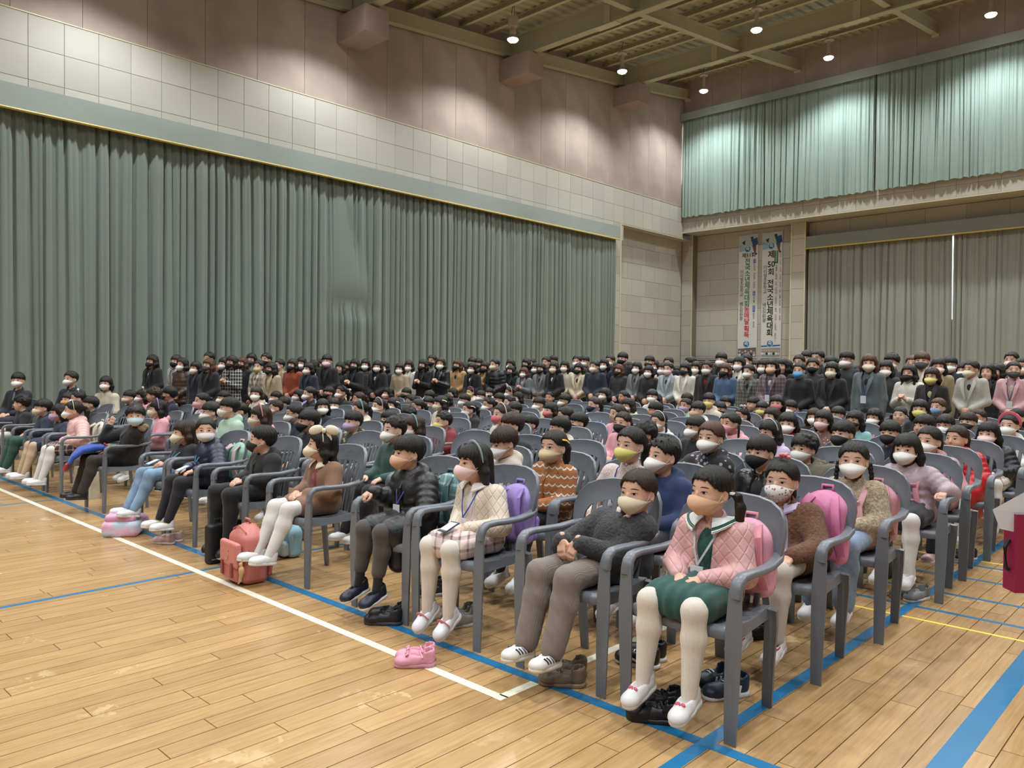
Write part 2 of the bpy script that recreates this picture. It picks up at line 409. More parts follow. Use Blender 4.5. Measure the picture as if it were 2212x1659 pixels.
# ---- hall lamps
m_hous = plain('lamp_housing', '#b9ada4', .5, .05); m_bulb = emit('lamp_glow', (1, .98, .93, 1), 42.0); m_cord = plain('black_cord', '#17130f', .6)
def lamp(X, Y, style, label, group=None):
    z = zb(Y)-.06
    t = empty('ceiling_lamp', T(X, Y, z)); tag(t, label, 'lamp', group)
    if style:
        MB().lathe([(.04, .50), (.13, .48), (.14, .30), (.12, .22), (.05, .2)], k=14).build('gear_box', m_hous, t, auto=40)
        MB().lathe([(.07, .2), (.075, .13), (.09, .10), (.09, .05), (.05, .0)], k=14).build('socket', m_hous, t, auto=40)
        MB().tube([(-.03, 0, .48), (-.05, 0, .62), (-.02, 0, .80)], .008).tube([(.03, 0, .48), (.05, 0, .62), (.03, 0, .80)], .008).build('cord', m_cord, t)
    else:
        MB().lathe([(.03, .50), (.14, .47), (.15, .42), (.03, .39)], k=14).build('gear_box', m_hous, t, auto=40)
        MB().lathe([(.055, .40), (.055, .06), (.07, .0)], k=14).build('socket', m_hous, t, auto=40)
        MB().tube([(0, 0, .48), (-.03, 0, .6), (.02, 0, .80)], .008).build('cord', m_cord, t)
    MB().lathe([(.05, .02), (.10, -.03), (.145, -.09), (.15, -.11)], k=16).build('reflector', m_hous, t, smooth=True)
    MB().lathe([(.146, -.105), (.15, -.12), (.12, -.16), (.06, -.185), (.005, -.19)], k=16).build('bulb', m_bulb, t, smooth=True)
    d = bpy.data.lights.new('lamp_light', 'SPOT'); d.energy = LAMP_W; d.color = LAMP_COL; d.spot_size = LAMP_ANGLE; d.spot_blend = .6; d.shadow_soft_size = .13
    o = bpy.data.objects.new('lamp_light', d); COL.objects.link(o); o.parent = t; o.location = (0, 0, -.21)
LROW = {25.17: 'by the end wall curtain', 20.18: 'one bay before the end wall', 15.2: 'hung low over the standing parents near the side wall'}
for Y in (-4.8, .2, 5.2, 10.2, 15.2, 20.18, 25.17):
    for k, X in enumerate((-14.5, -10.03, -5.5, -1.0, 3.5)):
        vis = {(25.17, 0): 'glowing hall lamp nearest the corner of the pink wall and end wall', (25.17, 1): 'glowing hall lamp second from the corner along the end wall curtain', (25.17, 2): 'glowing hall lamp furthest along the end wall above the high curtain',
               (20.18, 0): 'glowing hall lamp between the two far girders beside the pink wall', (20.18, 1): 'glowing hall lamp between the two far girders, away from the pink wall', (15.2, 0): 'large glowing hall lamp with a drum gear box beside the pink wall'}.get((Y, k))
        lamp(X, Y, Y == 15.2 and k == 0, vis or 'hall lamp further along the roof, outside the picture', None if vis else 'unseen hall lamps')
# ---- curtains
def fabric_mat(name, hexcol):
    q = N(name); c = lin(hexcol); f = noise(q, 1.2, 3); q.base(q.mix(f, shade(c, .9), shade(c, 1.1)))
    q.b.inputs['Roughness'].default_value = .62; q.b.inputs['Sheen Weight'].default_value = .25; q.bump(noise(q, 240, 2), .12, .002); return q.m
m_curt = fabric_mat('sage_curtain', '#77837b'); m_curt2 = fabric_mat('olive_sage_curtain', '#8f938a'); m_curt3 = fabric_mat('mint_curtain', '#90a69e')
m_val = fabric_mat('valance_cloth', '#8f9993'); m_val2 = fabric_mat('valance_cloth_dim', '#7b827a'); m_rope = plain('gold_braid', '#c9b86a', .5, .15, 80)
def curtain(axis, w, u0, u1, z0, z1, m, label, seed, per=.27, amp=.085, swag=None, hem=0.0, tap=0.0):
    R = random.Random(seed); L = u1-u0
    nf = max(3, int(L/per)); ph = [0.0]
    for _ in range(nf): ph.append(ph[-1]+R.uniform(.45, 1.7))
    knots = np.array(ph)/ph[-1]*L
    am = np.array([R.uniform(.35, 1.3) for _ in range(nf+1)])
    nu = nf*11; us = np.linspace(0, L, nu+1)
    phase = np.interp(us, knots, np.arange(nf+1))*2*pi; A = np.interp(us, knots, am)*amp
    ph2 = np.cumsum(np.array([R.uniform(.1, .5) for _ in range(nu+1)]))
    nz = 26; zs = np.linspace(0, 1, nz+1)**1.15
    drift = np.interp(us, knots, [R.uniform(-.2, .2) for _ in range(nf+1)]); f0 = R.uniform(0, 6)
    P = []
    for i, s in enumerate(zs):
        z = z1+(z0-z1)*s
        top = min(1, s*9)
        wob = np.sin(phase+drift*5*s)
        fold = A*(2*np.abs(np.sin(phase/2+drift*2.5*s+.25*np.sin(phase)))**.62-1)*(.6+.4*top)+.016*np.sin(phase*2.3+ph2*.2)*(1-.4*s)+.022*np.sin(us*2.1+f0+s*2.2)
        uu = us+drift*s*.55*np.sin(pi*us/L)+tap*s*(us/L)**3
        d = fold.copy()
        if swag:
            uc, zz0, zz1, wd_ = swag
            if zz1 < z < zz0:
                q_ = (zz0-z)/(zz0-zz1); wide = wd_*(.12+.88*q_)
                x_ = (us-(uc+wide*.35))/wide
                b = np.clip(1-np.abs(x_), 0, 1)
                d = d*(1-np.minimum(1, b*1.7))+.13*np.minimum(1, b*1.6)*(.3+.7*q_)*(1 if q_ < .78 else ((1-q_)/.22)**.7)
        zrow = np.full_like(us, z)
        if i == nz: zrow += hem*np.sin(phase*.5+ph2*.15)
        row = []
        for a, b, c in zip(uu, d, zrow):
            row.append((w+b, u0+a, c) if axis == 'X' else (u0+a, w-b, c))
        P.append(row)
    o = MB().grid(P).build('curtain', m, smooth=True)
    return tag(o, label, 'curtain', None)
def valance(axis, w, u0, u1, z0, z1, m, label, rope=True):
    t = empty('valance'); tag(t, label, 'valance')
    n = 40; P = []; R = random.Random(5)
    for z, d in ((z1, .0), (z1-.005, .29), ((z0+z1)/2, .30), (z0, .305)):
        row = []
        for i in range(n+1):
            u = u0+(u1-u0)*i/n; dd = d+(R.uniform(-.008, .008) if d else 0)
            row.append((w+dd, u, z) if axis == 'X' else (u, w-dd, z))
        P.append(row)
    MB().grid(P).build('pelmet', m, t, smooth=False, auto=30)
    if rope:
        p = [((w+.315, u0, z0+.02), (w+.315, u1, z0+.02)) if axis == 'X' else ((u0, w-.315, z0+.02), (u1, w-.315, z0+.02))][0]
        MB().tube(p, .026, 8).build('gold_braid', m_rope, t)
ys = [1.2, 3.55, 5.65, 8.0, 10.3, 12.75, 15.1, 17.4, 19.8, 22.2]
nm = ['at the picture edge', 'behind the two suited men', 'behind the seated woman in cream', 'behind the standing women with the tweed and check coats', 'with the wide pulled fold behind the tall man in black', 'behind the woman in the cream trench coat', 'behind the woman in the camel blazer', 'behind the women in grey coats', 'nearest the corner recess of the side wall']
for i in range(9):
    curtain('X', XL+.14, ys[i], ys[i+1]-.01, .12, 6.08, m_curt, 'floor length sage green curtain '+nm[i], 11+i, per=.20, amp=.092, swag=(11.15, 5.9, 3.0, 1.0) if False else ((.55, 5.85, 2.9, .95) if i == 4 else None))
valance('X', XL, .6, 22.25, 5.96, 6.44, m_val, 'long grey green pelmet with gold braid above the side wall curtains')
xs = [-11.66, -6.98, -3.2, .4]
for i in range(3): curtain('Y', 27.80, xs[i], xs[i+1]-(.045 if i == 0 else .01), .12, 6.0, m_curt2, 'olive green curtain on the end wall '+['between the pier and the bright daylight slit', 'just past the daylight slit behind the standing parents', 'at the far end beyond the picture'][i], 31+i, per=.20, amp=.075, tap=(.07 if i == 0 else 0))
valance('Y', 27.90, -11.70, .5, 5.86, 6.32, m_val2, 'dim olive pelmet with gold braid above the end wall curtains')
xs = [-16.27, -12.9, -9.05, -5.95, -2.2]
for i in range(4): curtain('Y', YB-.12, xs[i], xs[i+1]-(.05 if i == 1 else .01), 7.42, 11.25, m_curt3, 'short mint curtain over the high windows, '+['against the pink wall corner', 'second from the corner', 'third from the corner', 'furthest from the corner'][i], 51+i, per=.17, amp=.055, hem=.02)
valance('Y', YB, -16.28, -2, 11.12, 11.42, fabric_mat('valance_cloth_high', '#8f9b94'), 'thin grey green pelmet above the high mint curtains', False)
# ---- daylight behind the curtains
m_day = emit('daylight_pane', (.85, .92, 1, 1), 5.0); m_alu = plain('window_frame', '#8b8d8c', .4, .04, metal=.6)
def window(n, lab, x0, x1, z0, z1, Y):
    w = empty('window_%d' % n); tag(w, lab, None, None, 'structure')
    for k in range(max(1, int((x1-x0)/.8))):
        a = x0+(x1-x0)*k/max(1, int((x1-x0)/.8)); b = x0+(x1-x0)*(k+1)/max(1, int((x1-x0)/.8))
        MB().b2((a+.02, Y-.004, z0), (b-.02, Y, z1)).build('pane', m_day, w)
        MB().b2((a-.02, Y-.02, z0), (a+.02, Y+.0, z1)).build('mullion', m_alu, w)
window(1, 'daylight window seen as a slit between the olive curtains', -7.3, -6.7, 3.2, 5.85, 27.905)
window(2, 'daylight strip beside the high mint curtain at the corner', -16.29, -16.1, 8.8, 11.0, YB-.012)
window(3, 'daylight window behind a thin gap of the high mint curtains', -5.6, -5.2, 8, 11.0, YB-.012)
# ================================================================ BANNERS
m_ban = plain('banner_cloth', '#d3d5d2', .6, .03, 2)
def ink(h): return plain('ink_'+h[1:], h, .7, .0)
def text(body, size, x, z, m, parent, align='CENTER', name='lettering', sp=.92, bold=0.0):
    c = bpy.data.curves.new('t', 'FONT'); c.body = body; c.size = size; c.align_x = align; c.align_y = 'TOP'; c.space_line = sp; c.resolution_u = 2; c.offset = bold
    t = bpy.data.objects.new('t', c); COL.objects.link(t); dg = bpy.context.evaluated_depsgraph_get(); dg.update()
    me = bpy.data.meshes.new_from_object(t.evaluated_get(dg)); bpy.data.objects.remove(t)
    me.materials.clear(); me.materials.append(m); o = obj(name, me, parent, T(x, -.010, z)@Rx(pi/2)); return o
def vert(s): return '\n'.join(s)
def banner(x0, x1, label, which):
    z0, z1 = 1.97, 6.68; w = x1-x0; h = z1-z0; Y = 27.89
    t = empty('hanging_banner', T((x0+x1)/2, Y, z0)); tag(t, label, 'banner', 'congratulation banners on the end wall')
    P = [[(-w/2+w*i/6, -.004-.004*math.sin(i*1.3+j*.7), h*j/12) for i in range(7)] for j in range(13)]
    MB().grid(P).build('cloth', m_ban, t, smooth=True)
    u = lambda px: (px-.5)*w
    v = lambda py: h*(1-py)
    flat = lambda pts, m, n, d=.010: MB().add([(u(a), -d, v(b)) for a, b in pts]+[(u(a), -d+.001, v(b)) for a, b in pts], [tuple(range(len(pts)))[::-1], tuple(range(len(pts), 2*len(pts)))]).build(n, m, t)
    disc = lambda cx, cy, r, m, n, d: MB().add([(u(cx)+r*math.cos(a), -d, v(cy)+r*math.sin(a)) for a in np.linspace(0, 2*pi, 25)[:-1]], [tuple(range(24))]).build(n, m, t)
    flat([(.02, .005), (.98, .005), (.98, .16), (.02, .13)], ink('#b9cbd6'), 'printed_sky'); flat([(.02, .075), (.62, .125), (.02, .135)], ink('#8fb0c8'), 'printed_court', .011)
    flat([(.60, .02), (.74, .02), (.76, .055), (.64, .055)], ink('#5d3b2c'), 'printed_player_head', .012); flat([(.64, .045), (.95, .03), (.99, .085), (.74, .10)], ink('#2e5a95'), 'printed_player_shirt', .013)
    flat([(.68, .09), (.90, .085), (.88, .15), (.98, .165), (.84, .17)], ink('#6a4633'), 'printed_player_legs', .012); flat([(.16, .06), (.34, .045), (.30, .085)], ink('#2b3f63'), 'printed_shuttle', .012)
    for cy in (.115 if which == 1 else .11, .885): disc(.46, cy, .135, ink('#e6eef0'), 'emblem_ring', .013); disc(.46, cy, .122, ink('#1f6f9c'), 'emblem', .014); o = text('축', .20, u(.46), v(cy)+.105, ink('#e9f0f2'), t); o.location.y = -.016
    if which == 1:
        text('제51회', .20, u(.52), v(.148), ink('#17181a'), t, bold=.003); text(vert('전국소년체육대회'), .252, u(.46), v(.192), ink('#1f7a4a'), t, bold=.004); text(vert('동메달'), .252, u(.46), v(.582), ink('#c5203c'), t, bold=.004); text(vert('획득'), .252, u(.46), v(.738), ink('#c5203c'), t, bold=.004)
        text(vert('미리벌초등학교'), .158, u(.17), v(.283), ink('#17181a'), t); text(vert('배드민턴부'), .158, u(.17), v(.543), ink('#17181a'), t)
        for a, tag_, body, k in ((.200, '선수', '손하경 석우주 박지민', 12), (.46, '감독', '김신홍', 3), (.575, '지도자', '손희진 송상하', 7)):
            hh = .035 if len(tag_) == 2 else .052; flat([(.76, a), (.88, a), (.88, a+hh), (.76, a+hh)], ink('#2b5aa8'), 'name_tag', .012); text(vert(tag_), .075, u(.82), v(a+.002), ink('#e6eaf0'), t).location.y = -.014
            text(vert(body), .092, u(.82), v(a+hh+.006), ink('#303236'), t)
        flat([(.03, .925), (.97, .915), (.97, .992), (.03, .992)], ink('#5b5f66'), 'printed_group_photo', .012)
        for k in range(6): disc(.12+.15*k, .945+.01*(k % 2), .045, ink(['#c9a892', '#b58f78'][k % 2]), 'printed_face', .015); disc(.12+.15*k, .975, .055, ink(['#d3d2d0', '#2b2c31', '#b9bcc2'][k % 3]), 'printed_shirt', .014)
    else:
        text(vert('제'), .30, u(.46), v(.150), ink('#101113'), t, bold=.005); text('50', .30, u(.46), v(.226), ink('#101113'), t, bold=.005); text(vert('회'), .285, u(.46), v(.290), ink('#101113'), t, bold=.005); text(vert('전국소년체육대회'), .288, u(.44), v(.378), ink('#101113'), t, bold=.005)
        text(vert('미리벌초등학교'), .165, u(.17), v(.262), ink('#17181a'), t); text(vert('배드민턴부'), .165, u(.15), v(.56), ink('#17181a'), t)
        flat([(.62, .152), (.80, .152), (.80, .252), (.62, .252)], ink('#1f6a48'), 'name_tag', .012); text(vert('여자초등부'), .088, u(.71), v(.156), ink('#e6eaf0'), t).location.y = -.014
        z = .265
        for body, m in (('단체전', '#303236'), ('동메달', '#c5203c'), ('단식', '#303236'), ('은메달', '#c5406a'), ('(조민지)', '#303236'), ('복식', '#303236'), ('은메달', '#c5203c'), ('(조민지 조민서)', '#303236')):
            text(vert(body), .088, u(.72), v(z), ink(m), t); z += len(body)*.0175+.012
        text(vert('손하경 석우주 이민지 박지민 김나연 교장 김홍 지도자 손희진 송상하'), .075, u(.92), v(.165), ink('#55585d'), t)
        flat([(.02, .902), (.96, .895), (.96, .905), (.02, .912)], ink('#2d4f9a'), 'printed_stripe', .012); flat([(.03, .925), (.97, .918), (.97, .992), (.03, .992)], ink('#8b8f95'), 'printed_group_photo', .012)
        for k in range(8): disc(.08+.115*k, .94, .035, ink('#c4a38e'), 'printed_face', .015); disc(.08+.115*k, .966, .05, ink(['#d3d5d8', '#b9bcc2', '#31343c'][k % 3]), 'printed_shirt', .014)
banner(-14.43, -13.64, 'vertical white banner with green and red lettering beside the corner', 1)
banner(-13.48, -12.69, 'vertical white banner with bold black lettering next to the pier', 2)
# ventilation unit in the corner
A = at_Y(1479, 773, 27.1); B = at_Y(1552, 800, 27.1)
t = empty('heater_unit', T(A[0], 27.1, 0)); tag(t, 'grey floor heater with a slatted grille against the end wall', 'heater')
wd_ = B[0]-A[0]; hz_ = A[2]
MB().b2((0, 0, 0), (wd_, .35, hz_)).build('cabinet', plain('heater_grey', '#8d8a84', .5, .04), t)
MB().b2((.08, -.006, hz_-.5), (wd_-.08, .002, hz_-.06)).build('grille_back', plain('heater_dark', '#2c2b2a', .7, .04), t)
for k in range(7): MB().b2((.08, -.02, hz_-.48+.065*k), (wd_-.08, -.004, hz_-.455+.065*k)).build('slat', plain('heater_slat', '#a9a69f', .5, .04), t)
# ================================================================ PLASTIC ARMCHAIR (faces -Y, origin on the floor under the seat)
def plastic():
    q = N('grey_plastic'); oi = q.n('ShaderNodeObjectInfo'); c = lin('#6b7077')
    f = noise(q, 5, 3); q.base(q.mix(f, shade(c, .88), shade(c, 1.08)))
    q.b.inputs['Roughness'].default_value = .34; q.b.inputs['Specular IOR Level'].default_value = .45; q.bump(noise(q, 400, 2), .03, .001); return q.m
m_chair = plastic()
def yb(z, x): return .205+(z-.45)*.27-1.05*x*x
def chair_parts():
    P = {}
    # seat
    mb = MB(); nx, ny = 10, 9; rows = []
    prof = [(-.20, .405), (-.236, .405), (-.243, .425), (-.238, .445), (-.222, .455)]
    ys = [p[0] for p in prof]+list(np.linspace(-.17, .18, 7))+[.205, .212, .20]
    zs_ = [p[1] for p in prof]+[.452, .447, .443, .441, .442, .445, .450]+[.452, .43, .40]
    for y, z in zip(ys, zs_):
        row = []
        for i in range(nx+1):
            s = -1+2*i/nx; wx = .232-.03*max(0, (y+.1)/.3)
            x = s*wx; dz = -.010*(1-s*s) if (y > -.21 and z > .43) else 0
            yy = y+(.03*s*s if y < -.1 else 0)
            row.append((x, yy, z+dz))
        rows.append([(-row[0][0]*-1-.004 if False else row[0][0]-.006, row[0][1], min(row[0][2], .40))]+row+[(row[-1][0]+.006, row[-1][1], min(row[-1][2], .40))])
    mb.grid(rows); P['seat'] = [mb]
    # back frame
    outer = [(.250, .655), (.258, .70), (.262, .76), (.250, .82), (.215, .862), (.16, .888), (.09, .90), (0, .904)]
    inner = [(.205, .63), (.210, .68), (.205, .725), (.185, .757), (.15, .777), (.105, .788), (.055, .794), (0, .796)]
    o2 = [(-x, z) for x, z in outer]+[(x, z) for x, z in outer[::-1][1:]]
    i2 = [(-x, z) for x, z in inner]+[(x, z) for x, z in inner[::-1][1:]]
    mb = MB(); g = []
    for (xo, zo), (xi, zi) in zip(o2, i2):
        r = []
        def pt(x, z, d): return (x, yb(z, x)+d, z)
        fl = lambda t: (xo+(xi-xo)*t, zo+(zi-zo)*t)
        ring = [pt(*fl(0), .016), pt(*fl(-.05), .0), pt(*fl(0), -.010), pt(*fl(.18), -.004), pt(*fl(.6), -.002), pt(*fl(1), -.006), pt(*fl(1), .008), pt(*fl(.5), .006), pt(*fl(.15), .006)]
        g.append(ring+[ring[0]])
    mb.grid(g)
    P['backrest'] = [mb]
    # slats
    P['slat'] = []
    for k in range(-3, 4):
        xt = k*.056; xb = k*.050; mb = MB()
        zt = float(np.interp(abs(xt), [0, .105, .15, .185], [.80, .792, .78, .762]))
        path = [(xb+(xt-xb)*t, yb(.44+(zt-.44)*t, xb+(xt-xb)*t)-.012*math.sin(pi*t), .44+(zt-.44)*t) for t in np.linspace(0, 1, 7)]
        mb.sweep(path, rrect(.030, .010, .004, 2), up=(0, 1, 0)); P['slat'].append(mb)
    P['armrest'] = []; P['leg'] = []
    for s in (-1, 1):
        mb = MB(); path = [(s*.228, yb(.67, .228)+.022, .676), (s*.242, yb(.66, .24)-.012, .664), (s*.258, .075, .653), (s*.266, -.03, .655), (s*.266, -.12, .659), (s*.262, -.172, .655), (s*.259, -.200, .637), (s*.2575, -.2095, .612), (s*.257, -.211, .58)]
        mb.sweep(path, rrect(.050, .026, .010, 3), scales=[(.9, 1.0), (1, 1), (1, 1.05), (1, 1.1), (1, 1.1), (1, 1.15), (1.05, 1.15), (1.1, 1.15), (1.1, 1.1)])
        P['armrest'].append(mb)
        # front leg : folded plate
        mb = MB(); pts = [(s*.2575, -.2085, .607), (s*.2555, -.2105, .45), (s*.251, -.213, .22), (s*.247, -.214, 0)]
        c = [(-.036, -.016), (.036, -.016), (.036, -.008), (.010, .020), (-.010, .020), (-.036, -.008)]
        mb.sweep(pts, c, up=(0, 1, 0), scales=[.74, .98, .86, .72]); P['leg'].append(mb)
        mb = MB(); pts = [(s*.215, .185, .445), (s*.212, .205, .36), (s*.200, .213, .2), (s*.190, .222, 0)]
        mb.sweep(pts, [(-.028, -.011), (.028, -.011), (.028, .006), (0, .014), (-.028, .006)], up=(0, 1, 0), scales=[1.15, 1.0, .9, .8]); P['leg'].append(mb)
    return P
_cp = chair_parts()
CH = {k: [m.mesh(k, m_chair, auto=50) for m in v] for k, v in _cp.items()}
_all = MB()
for v in _cp.values():
    for m in v: _all.merge(m)
CH_ONE = _all.mesh('plastic_armchair', m_chair, auto=50)
def chair(X, Y, rz, label, detailed, group='grey plastic armchairs set out in rows'):
    M = T(X, Y, 0)@Rz(rz)
    if not detailed:
        return tag(obj('plastic_armchair', CH_ONE, None, M), label, 'chair', group)
    t = empty('plastic_armchair', M); tag(t, label, 'chair', group)
    for k, v in CH.items():
        for me in v: obj(k, me, t)
    return t
# ================================================================ SURFACE MODELLER (smooth unions of tapered limbs, meshed by surface nets)
def surface_nets(F, org, h):
    s = F < 0
    nx, ny, nz = F.shape
    c = np.zeros((nx-1, ny-1, nz-1), np.int8)
    for i in (0, 1):
        for j in (0, 1):
            for k in (0, 1): c += s[i:nx-1+i, j:ny-1+j, k:nz-1+k]
    mix = (c > 0) & (c < 8)
    idx = -np.ones(mix.shape, np.int64); cells = np.argwhere(mix); idx[mix] = np.arange(len(cells))
    acc = np.zeros((len(cells), 3)); cnt = np.zeros(len(cells))
    ci, cj, ck = cells.T
    for ax in range(3):
        oth = [a for a in range(3) if a != ax]
        for a in (0, 1):
            for b in (0, 1):
                o = [0, 0, 0]; o[oth[0]] = a; o[oth[1]] = b
                p = (ci+o[0], cj+o[1], ck+o[2]); o2 = list(o); o2[ax] = 1
                q = (ci+o2[0], cj+o2[1], ck+o2[2])
                f0 = F[p]; f1 = F[q]; m = (f0 < 0) != (f1 < 0)
                t = np.where(m, f0/np.where(m, f0-f1, 1), 0)
                v = np.zeros((len(cells), 3)); v[:, oth[0]] = a; v[:, oth[1]] = b; v[:, ax] = t
                acc[m] += v[m]; cnt[m] += 1
    V = (cells+acc/cnt[:, None])*h+org
    faces = []
    for ax in range(3):
        u, w = [(1, 2), (2, 0), (0, 1)][ax]
        sl0 = [slice(None)]*3; sl1 = [slice(None)]*3; sl0[ax] = slice(0, -1); sl1[ax] = slice(1, None)
        a, b = s[tuple(sl0)], s[tuple(sl1)]
        E = np.argwhere(a != b)
        ok = (E[:, u] > 0) & (E[:, w] > 0) & (E[:, u] < F.shape[u]-1) & (E[:, w] < F.shape[w]-1); E = E[ok]
        sg = a[tuple(E.T)]
        def cell(du, dw):
            q = E.copy(); q[:, u] -= du; q[:, w] -= dw; return idx[tuple(q.T)]
        q = np.stack([cell(1, 1), cell(0, 1), cell(0, 0), cell(1, 0)], 1)
        q[~sg] = q[~sg][:, ::-1]; faces.append(q)
    return V, np.concatenate(faces)
class Sdf:
    def __init__(s): s.ops = []
    def cone(s, a, b, ra, rb, k=.02, rip=None, sub=False):
        a = np.array(a, float); b = np.array(b, float); R = max(ra, rb)
        ab = b-a; L2 = ab@ab+1e-12; L = math.sqrt(L2)
        def f(P):
            t = np.clip(((P-a)@ab)/L2, 0, 1); d = np.linalg.norm(P-a-t[..., None]*ab, axis=-1)
            r = ra+(rb-ra)*t
            if rip: r = r+rip[0]*(np.abs(np.sin(pi*t*L/rip[1]+rip[2] if len(rip) > 2 else pi*t*L/rip[1]))-.5)
            return d-r
        s.ops.append((f, np.minimum(a, b)-R, np.maximum(a, b)+R, k, sub)); return s
    def ell(s, c, r, k=.02, R=None, sub=False, rip=None):
        c = np.array(c, float); r = np.array((r, r, r) if isinstance(r, (int, float)) else r, float); m = r.max() if R is not None else r
        def f(P):
            q = P-c
            if R is not None: q = q@np.array(R)[:3, :3]
            k0 = np.linalg.norm(q/r, axis=-1); k1 = np.linalg.norm(q/(r*r), axis=-1)+1e-9
            d = k0*(k0-1)/k1
            if rip: d = d-rip[0]*(np.abs(np.sin(pi*P[..., 2]/rip[1]))-.5)
            return d
        s.ops.append((f, c-m, c+m, k, sub)); return s
    def box(s, c, hf, rd=.01, k=.02, R=None, sub=False):
        c = np.array(c, float); hf = np.array(hf, float)-rd
        m = np.linalg.norm(hf)+rd if R is not None else hf+rd
        def f(P):
            q = P-c
            if R is not None: q = q@np.array(R)[:3, :3]
            q = np.abs(q)-hf
            return np.linalg.norm(np.maximum(q, 0), axis=-1)+np.minimum(q.max(-1), 0)-rd
        s.ops.append((f, c-m, c+m, k, sub)); return s
    def chain(s, pts, rs, k=.02, rip=None):
        for (a, b), (r0, r1) in zip(zip(pts[:-1], pts[1:]), zip(rs[:-1], rs[1:])): s.cone(a, b, r0, r1, k, rip)
        return s
    def cut(s, p, n, k=.0):
        p = np.array(p, float); n = np.array(n, float); n /= np.linalg.norm(n)
        s.ops.append((lambda P: (P-p)@n, None, None, k, 'int')); return s
    def fn(s, f, mode='int'): s.ops.append((f, None, None, 0, mode)); return s
    def bounds(s):
        lo = np.min([o[1] for o in s.ops if o[1] is not None and not o[4]], 0); hi = np.max([o[2] for o in s.ops if o[2] is not None and not o[4]], 0); return lo, hi
    def mesh(s, h, mi=0):
        lo, hi = s.bounds(); lo = lo-3*h; hi = hi+3*h
        n = np.ceil((hi-lo)/h).astype(int)+1
        ax = [lo[i]+h*np.arange(n[i]) for i in range(3)]
        P = np.stack(np.meshgrid(*ax, indexing='ij'), -1)
        F = np.full(P.shape[:3], .15)
        for f, a, b, k, mode in s.ops:
            if mode == 'int': F = np.maximum(F, f(P)); continue
            if mode == 'disp': F = F+f(P); continue
            m = k+2.5*h+.01
            i0 = np.maximum(np.floor((a-m-lo)/h).astype(int), 0); i1 = np.minimum(np.ceil((b+m-lo)/h).astype(int)+1, n)
            if (i1 <= i0).any(): continue
            sl = tuple(slice(x, y) for x, y in zip(i0, i1)); d = f(P[sl]); A = F[sl]
            if mode is True:
                d = -d; kk = np.maximum(k-np.abs(A-d), 0)/max(k, 1e-6); F[sl] = np.maximum(A, d)+kk*kk*k*.25
            else:
                kk = np.maximum(k-np.abs(A-d), 0)/max(k, 1e-6); F[sl] = np.minimum(A, d)-kk*kk*k*.25
        V, Q = surface_nets(F, lo, h)
        mb = MB(); mb.v = [tuple(v) for v in V]; mb.f = [tuple(q) for q in Q]; mb.mi = [mi]*len(Q); return mb
# ================================================================ HEAD (centre of the head at the origin, looks along -Y, child size)
m_skin = [None]*3
def skin_mat(i, hexcol):
    q = N('skin_tone_%d' % i); c = lin(hexcol); f = noise(q, 14, 3); q.base(q.mix(f, shade(c, .9), shade(c, 1.06)))
    q.b.inputs['Roughness'].default_value = .5; q.b.inputs['Subsurface Weight'].default_value = .0; return q.m
m_skin = [skin_mat(0, '#cfa48c'), skin_mat(1, '#c2937a'), skin_mat(2, '#d6ae98')]
m_eyew = plain('eye_white', '#d8d3cc', .3, .02); m_iris = plain('dark_iris', '#1c120c', .15, .05); m_brow = plain('brow_lash', '#1d1613', .7, .05); m_lip = plain('lip', '#a9635a', .5, .05)
BODY_MATS = [m_skin[0], m_eyew, m_iris, m_brow, m_lip]
def head_sdf(adult):
    S = Sdf()
    if adult:
        S.ell((0, .012, .030), (.073, .090, .082), .02).ell((0, -.018, -.040), (.058, .066, .074), .035).ell((0, -.035, -.085), (.030, .035, .025), .03)
        S.cone((0, .02, -.07), (0, .035, -.20), .046, .052, .02)
        S.cone((0, -.084, .005), (0, -.094, -.028), .007, .010, .012)
    else:
        S.ell((0, .012, .026), (.075, .090, .080), .02).ell((0, -.018, -.034), (.062, .066, .064), .035).ell((0, -.04, -.07), (.028, .032, .022), .03)
        S.cone((0, .02, -.06), (0, .03, -.16), .036, .042, .02)
        S.cone((0, -.084, -.002), (0, -.093, -.024), .006, .009, .012)
    for s in (-1, 1):
        S.ell((s*.030, -.092, .004), (.017, .010, .010), .012, sub=True)
        S.ell((s*.073, .012, -.012), (.010, .019, .028), .008); S.ell((s*.082, .004, -.010), (.006, .010, .017), .006, sub=True)
        S.ell((s*.034, -.052, -.035), (.023, .022, .022), .02)
    return S
def sdf_eval(S, P):
    F = np.full(P.shape[:-1], .15)
    for f, a, b, k, mode in S.ops:
        d = f(P)
        if mode == 'int': F = np.maximum(F, d)
        elif mode is True: kk = np.maximum(k-np.abs(F+d), 0)/k; F = np.maximum(F, -d)+kk*kk*k*.25
        else: kk = np.maximum(k-np.abs(F-d), 0)/k; F = np.minimum(F, d)-kk*kk*k*.25
    return F
def face_y(S, x, z):
    ys = np.linspace(-.13, .0, 261); P = np.stack([np.full_like(ys, x), ys, np.full_like(ys, z)], -1)
    F = sdf_eval(S, P); i = np.argmax(F < 0); return ys[i]
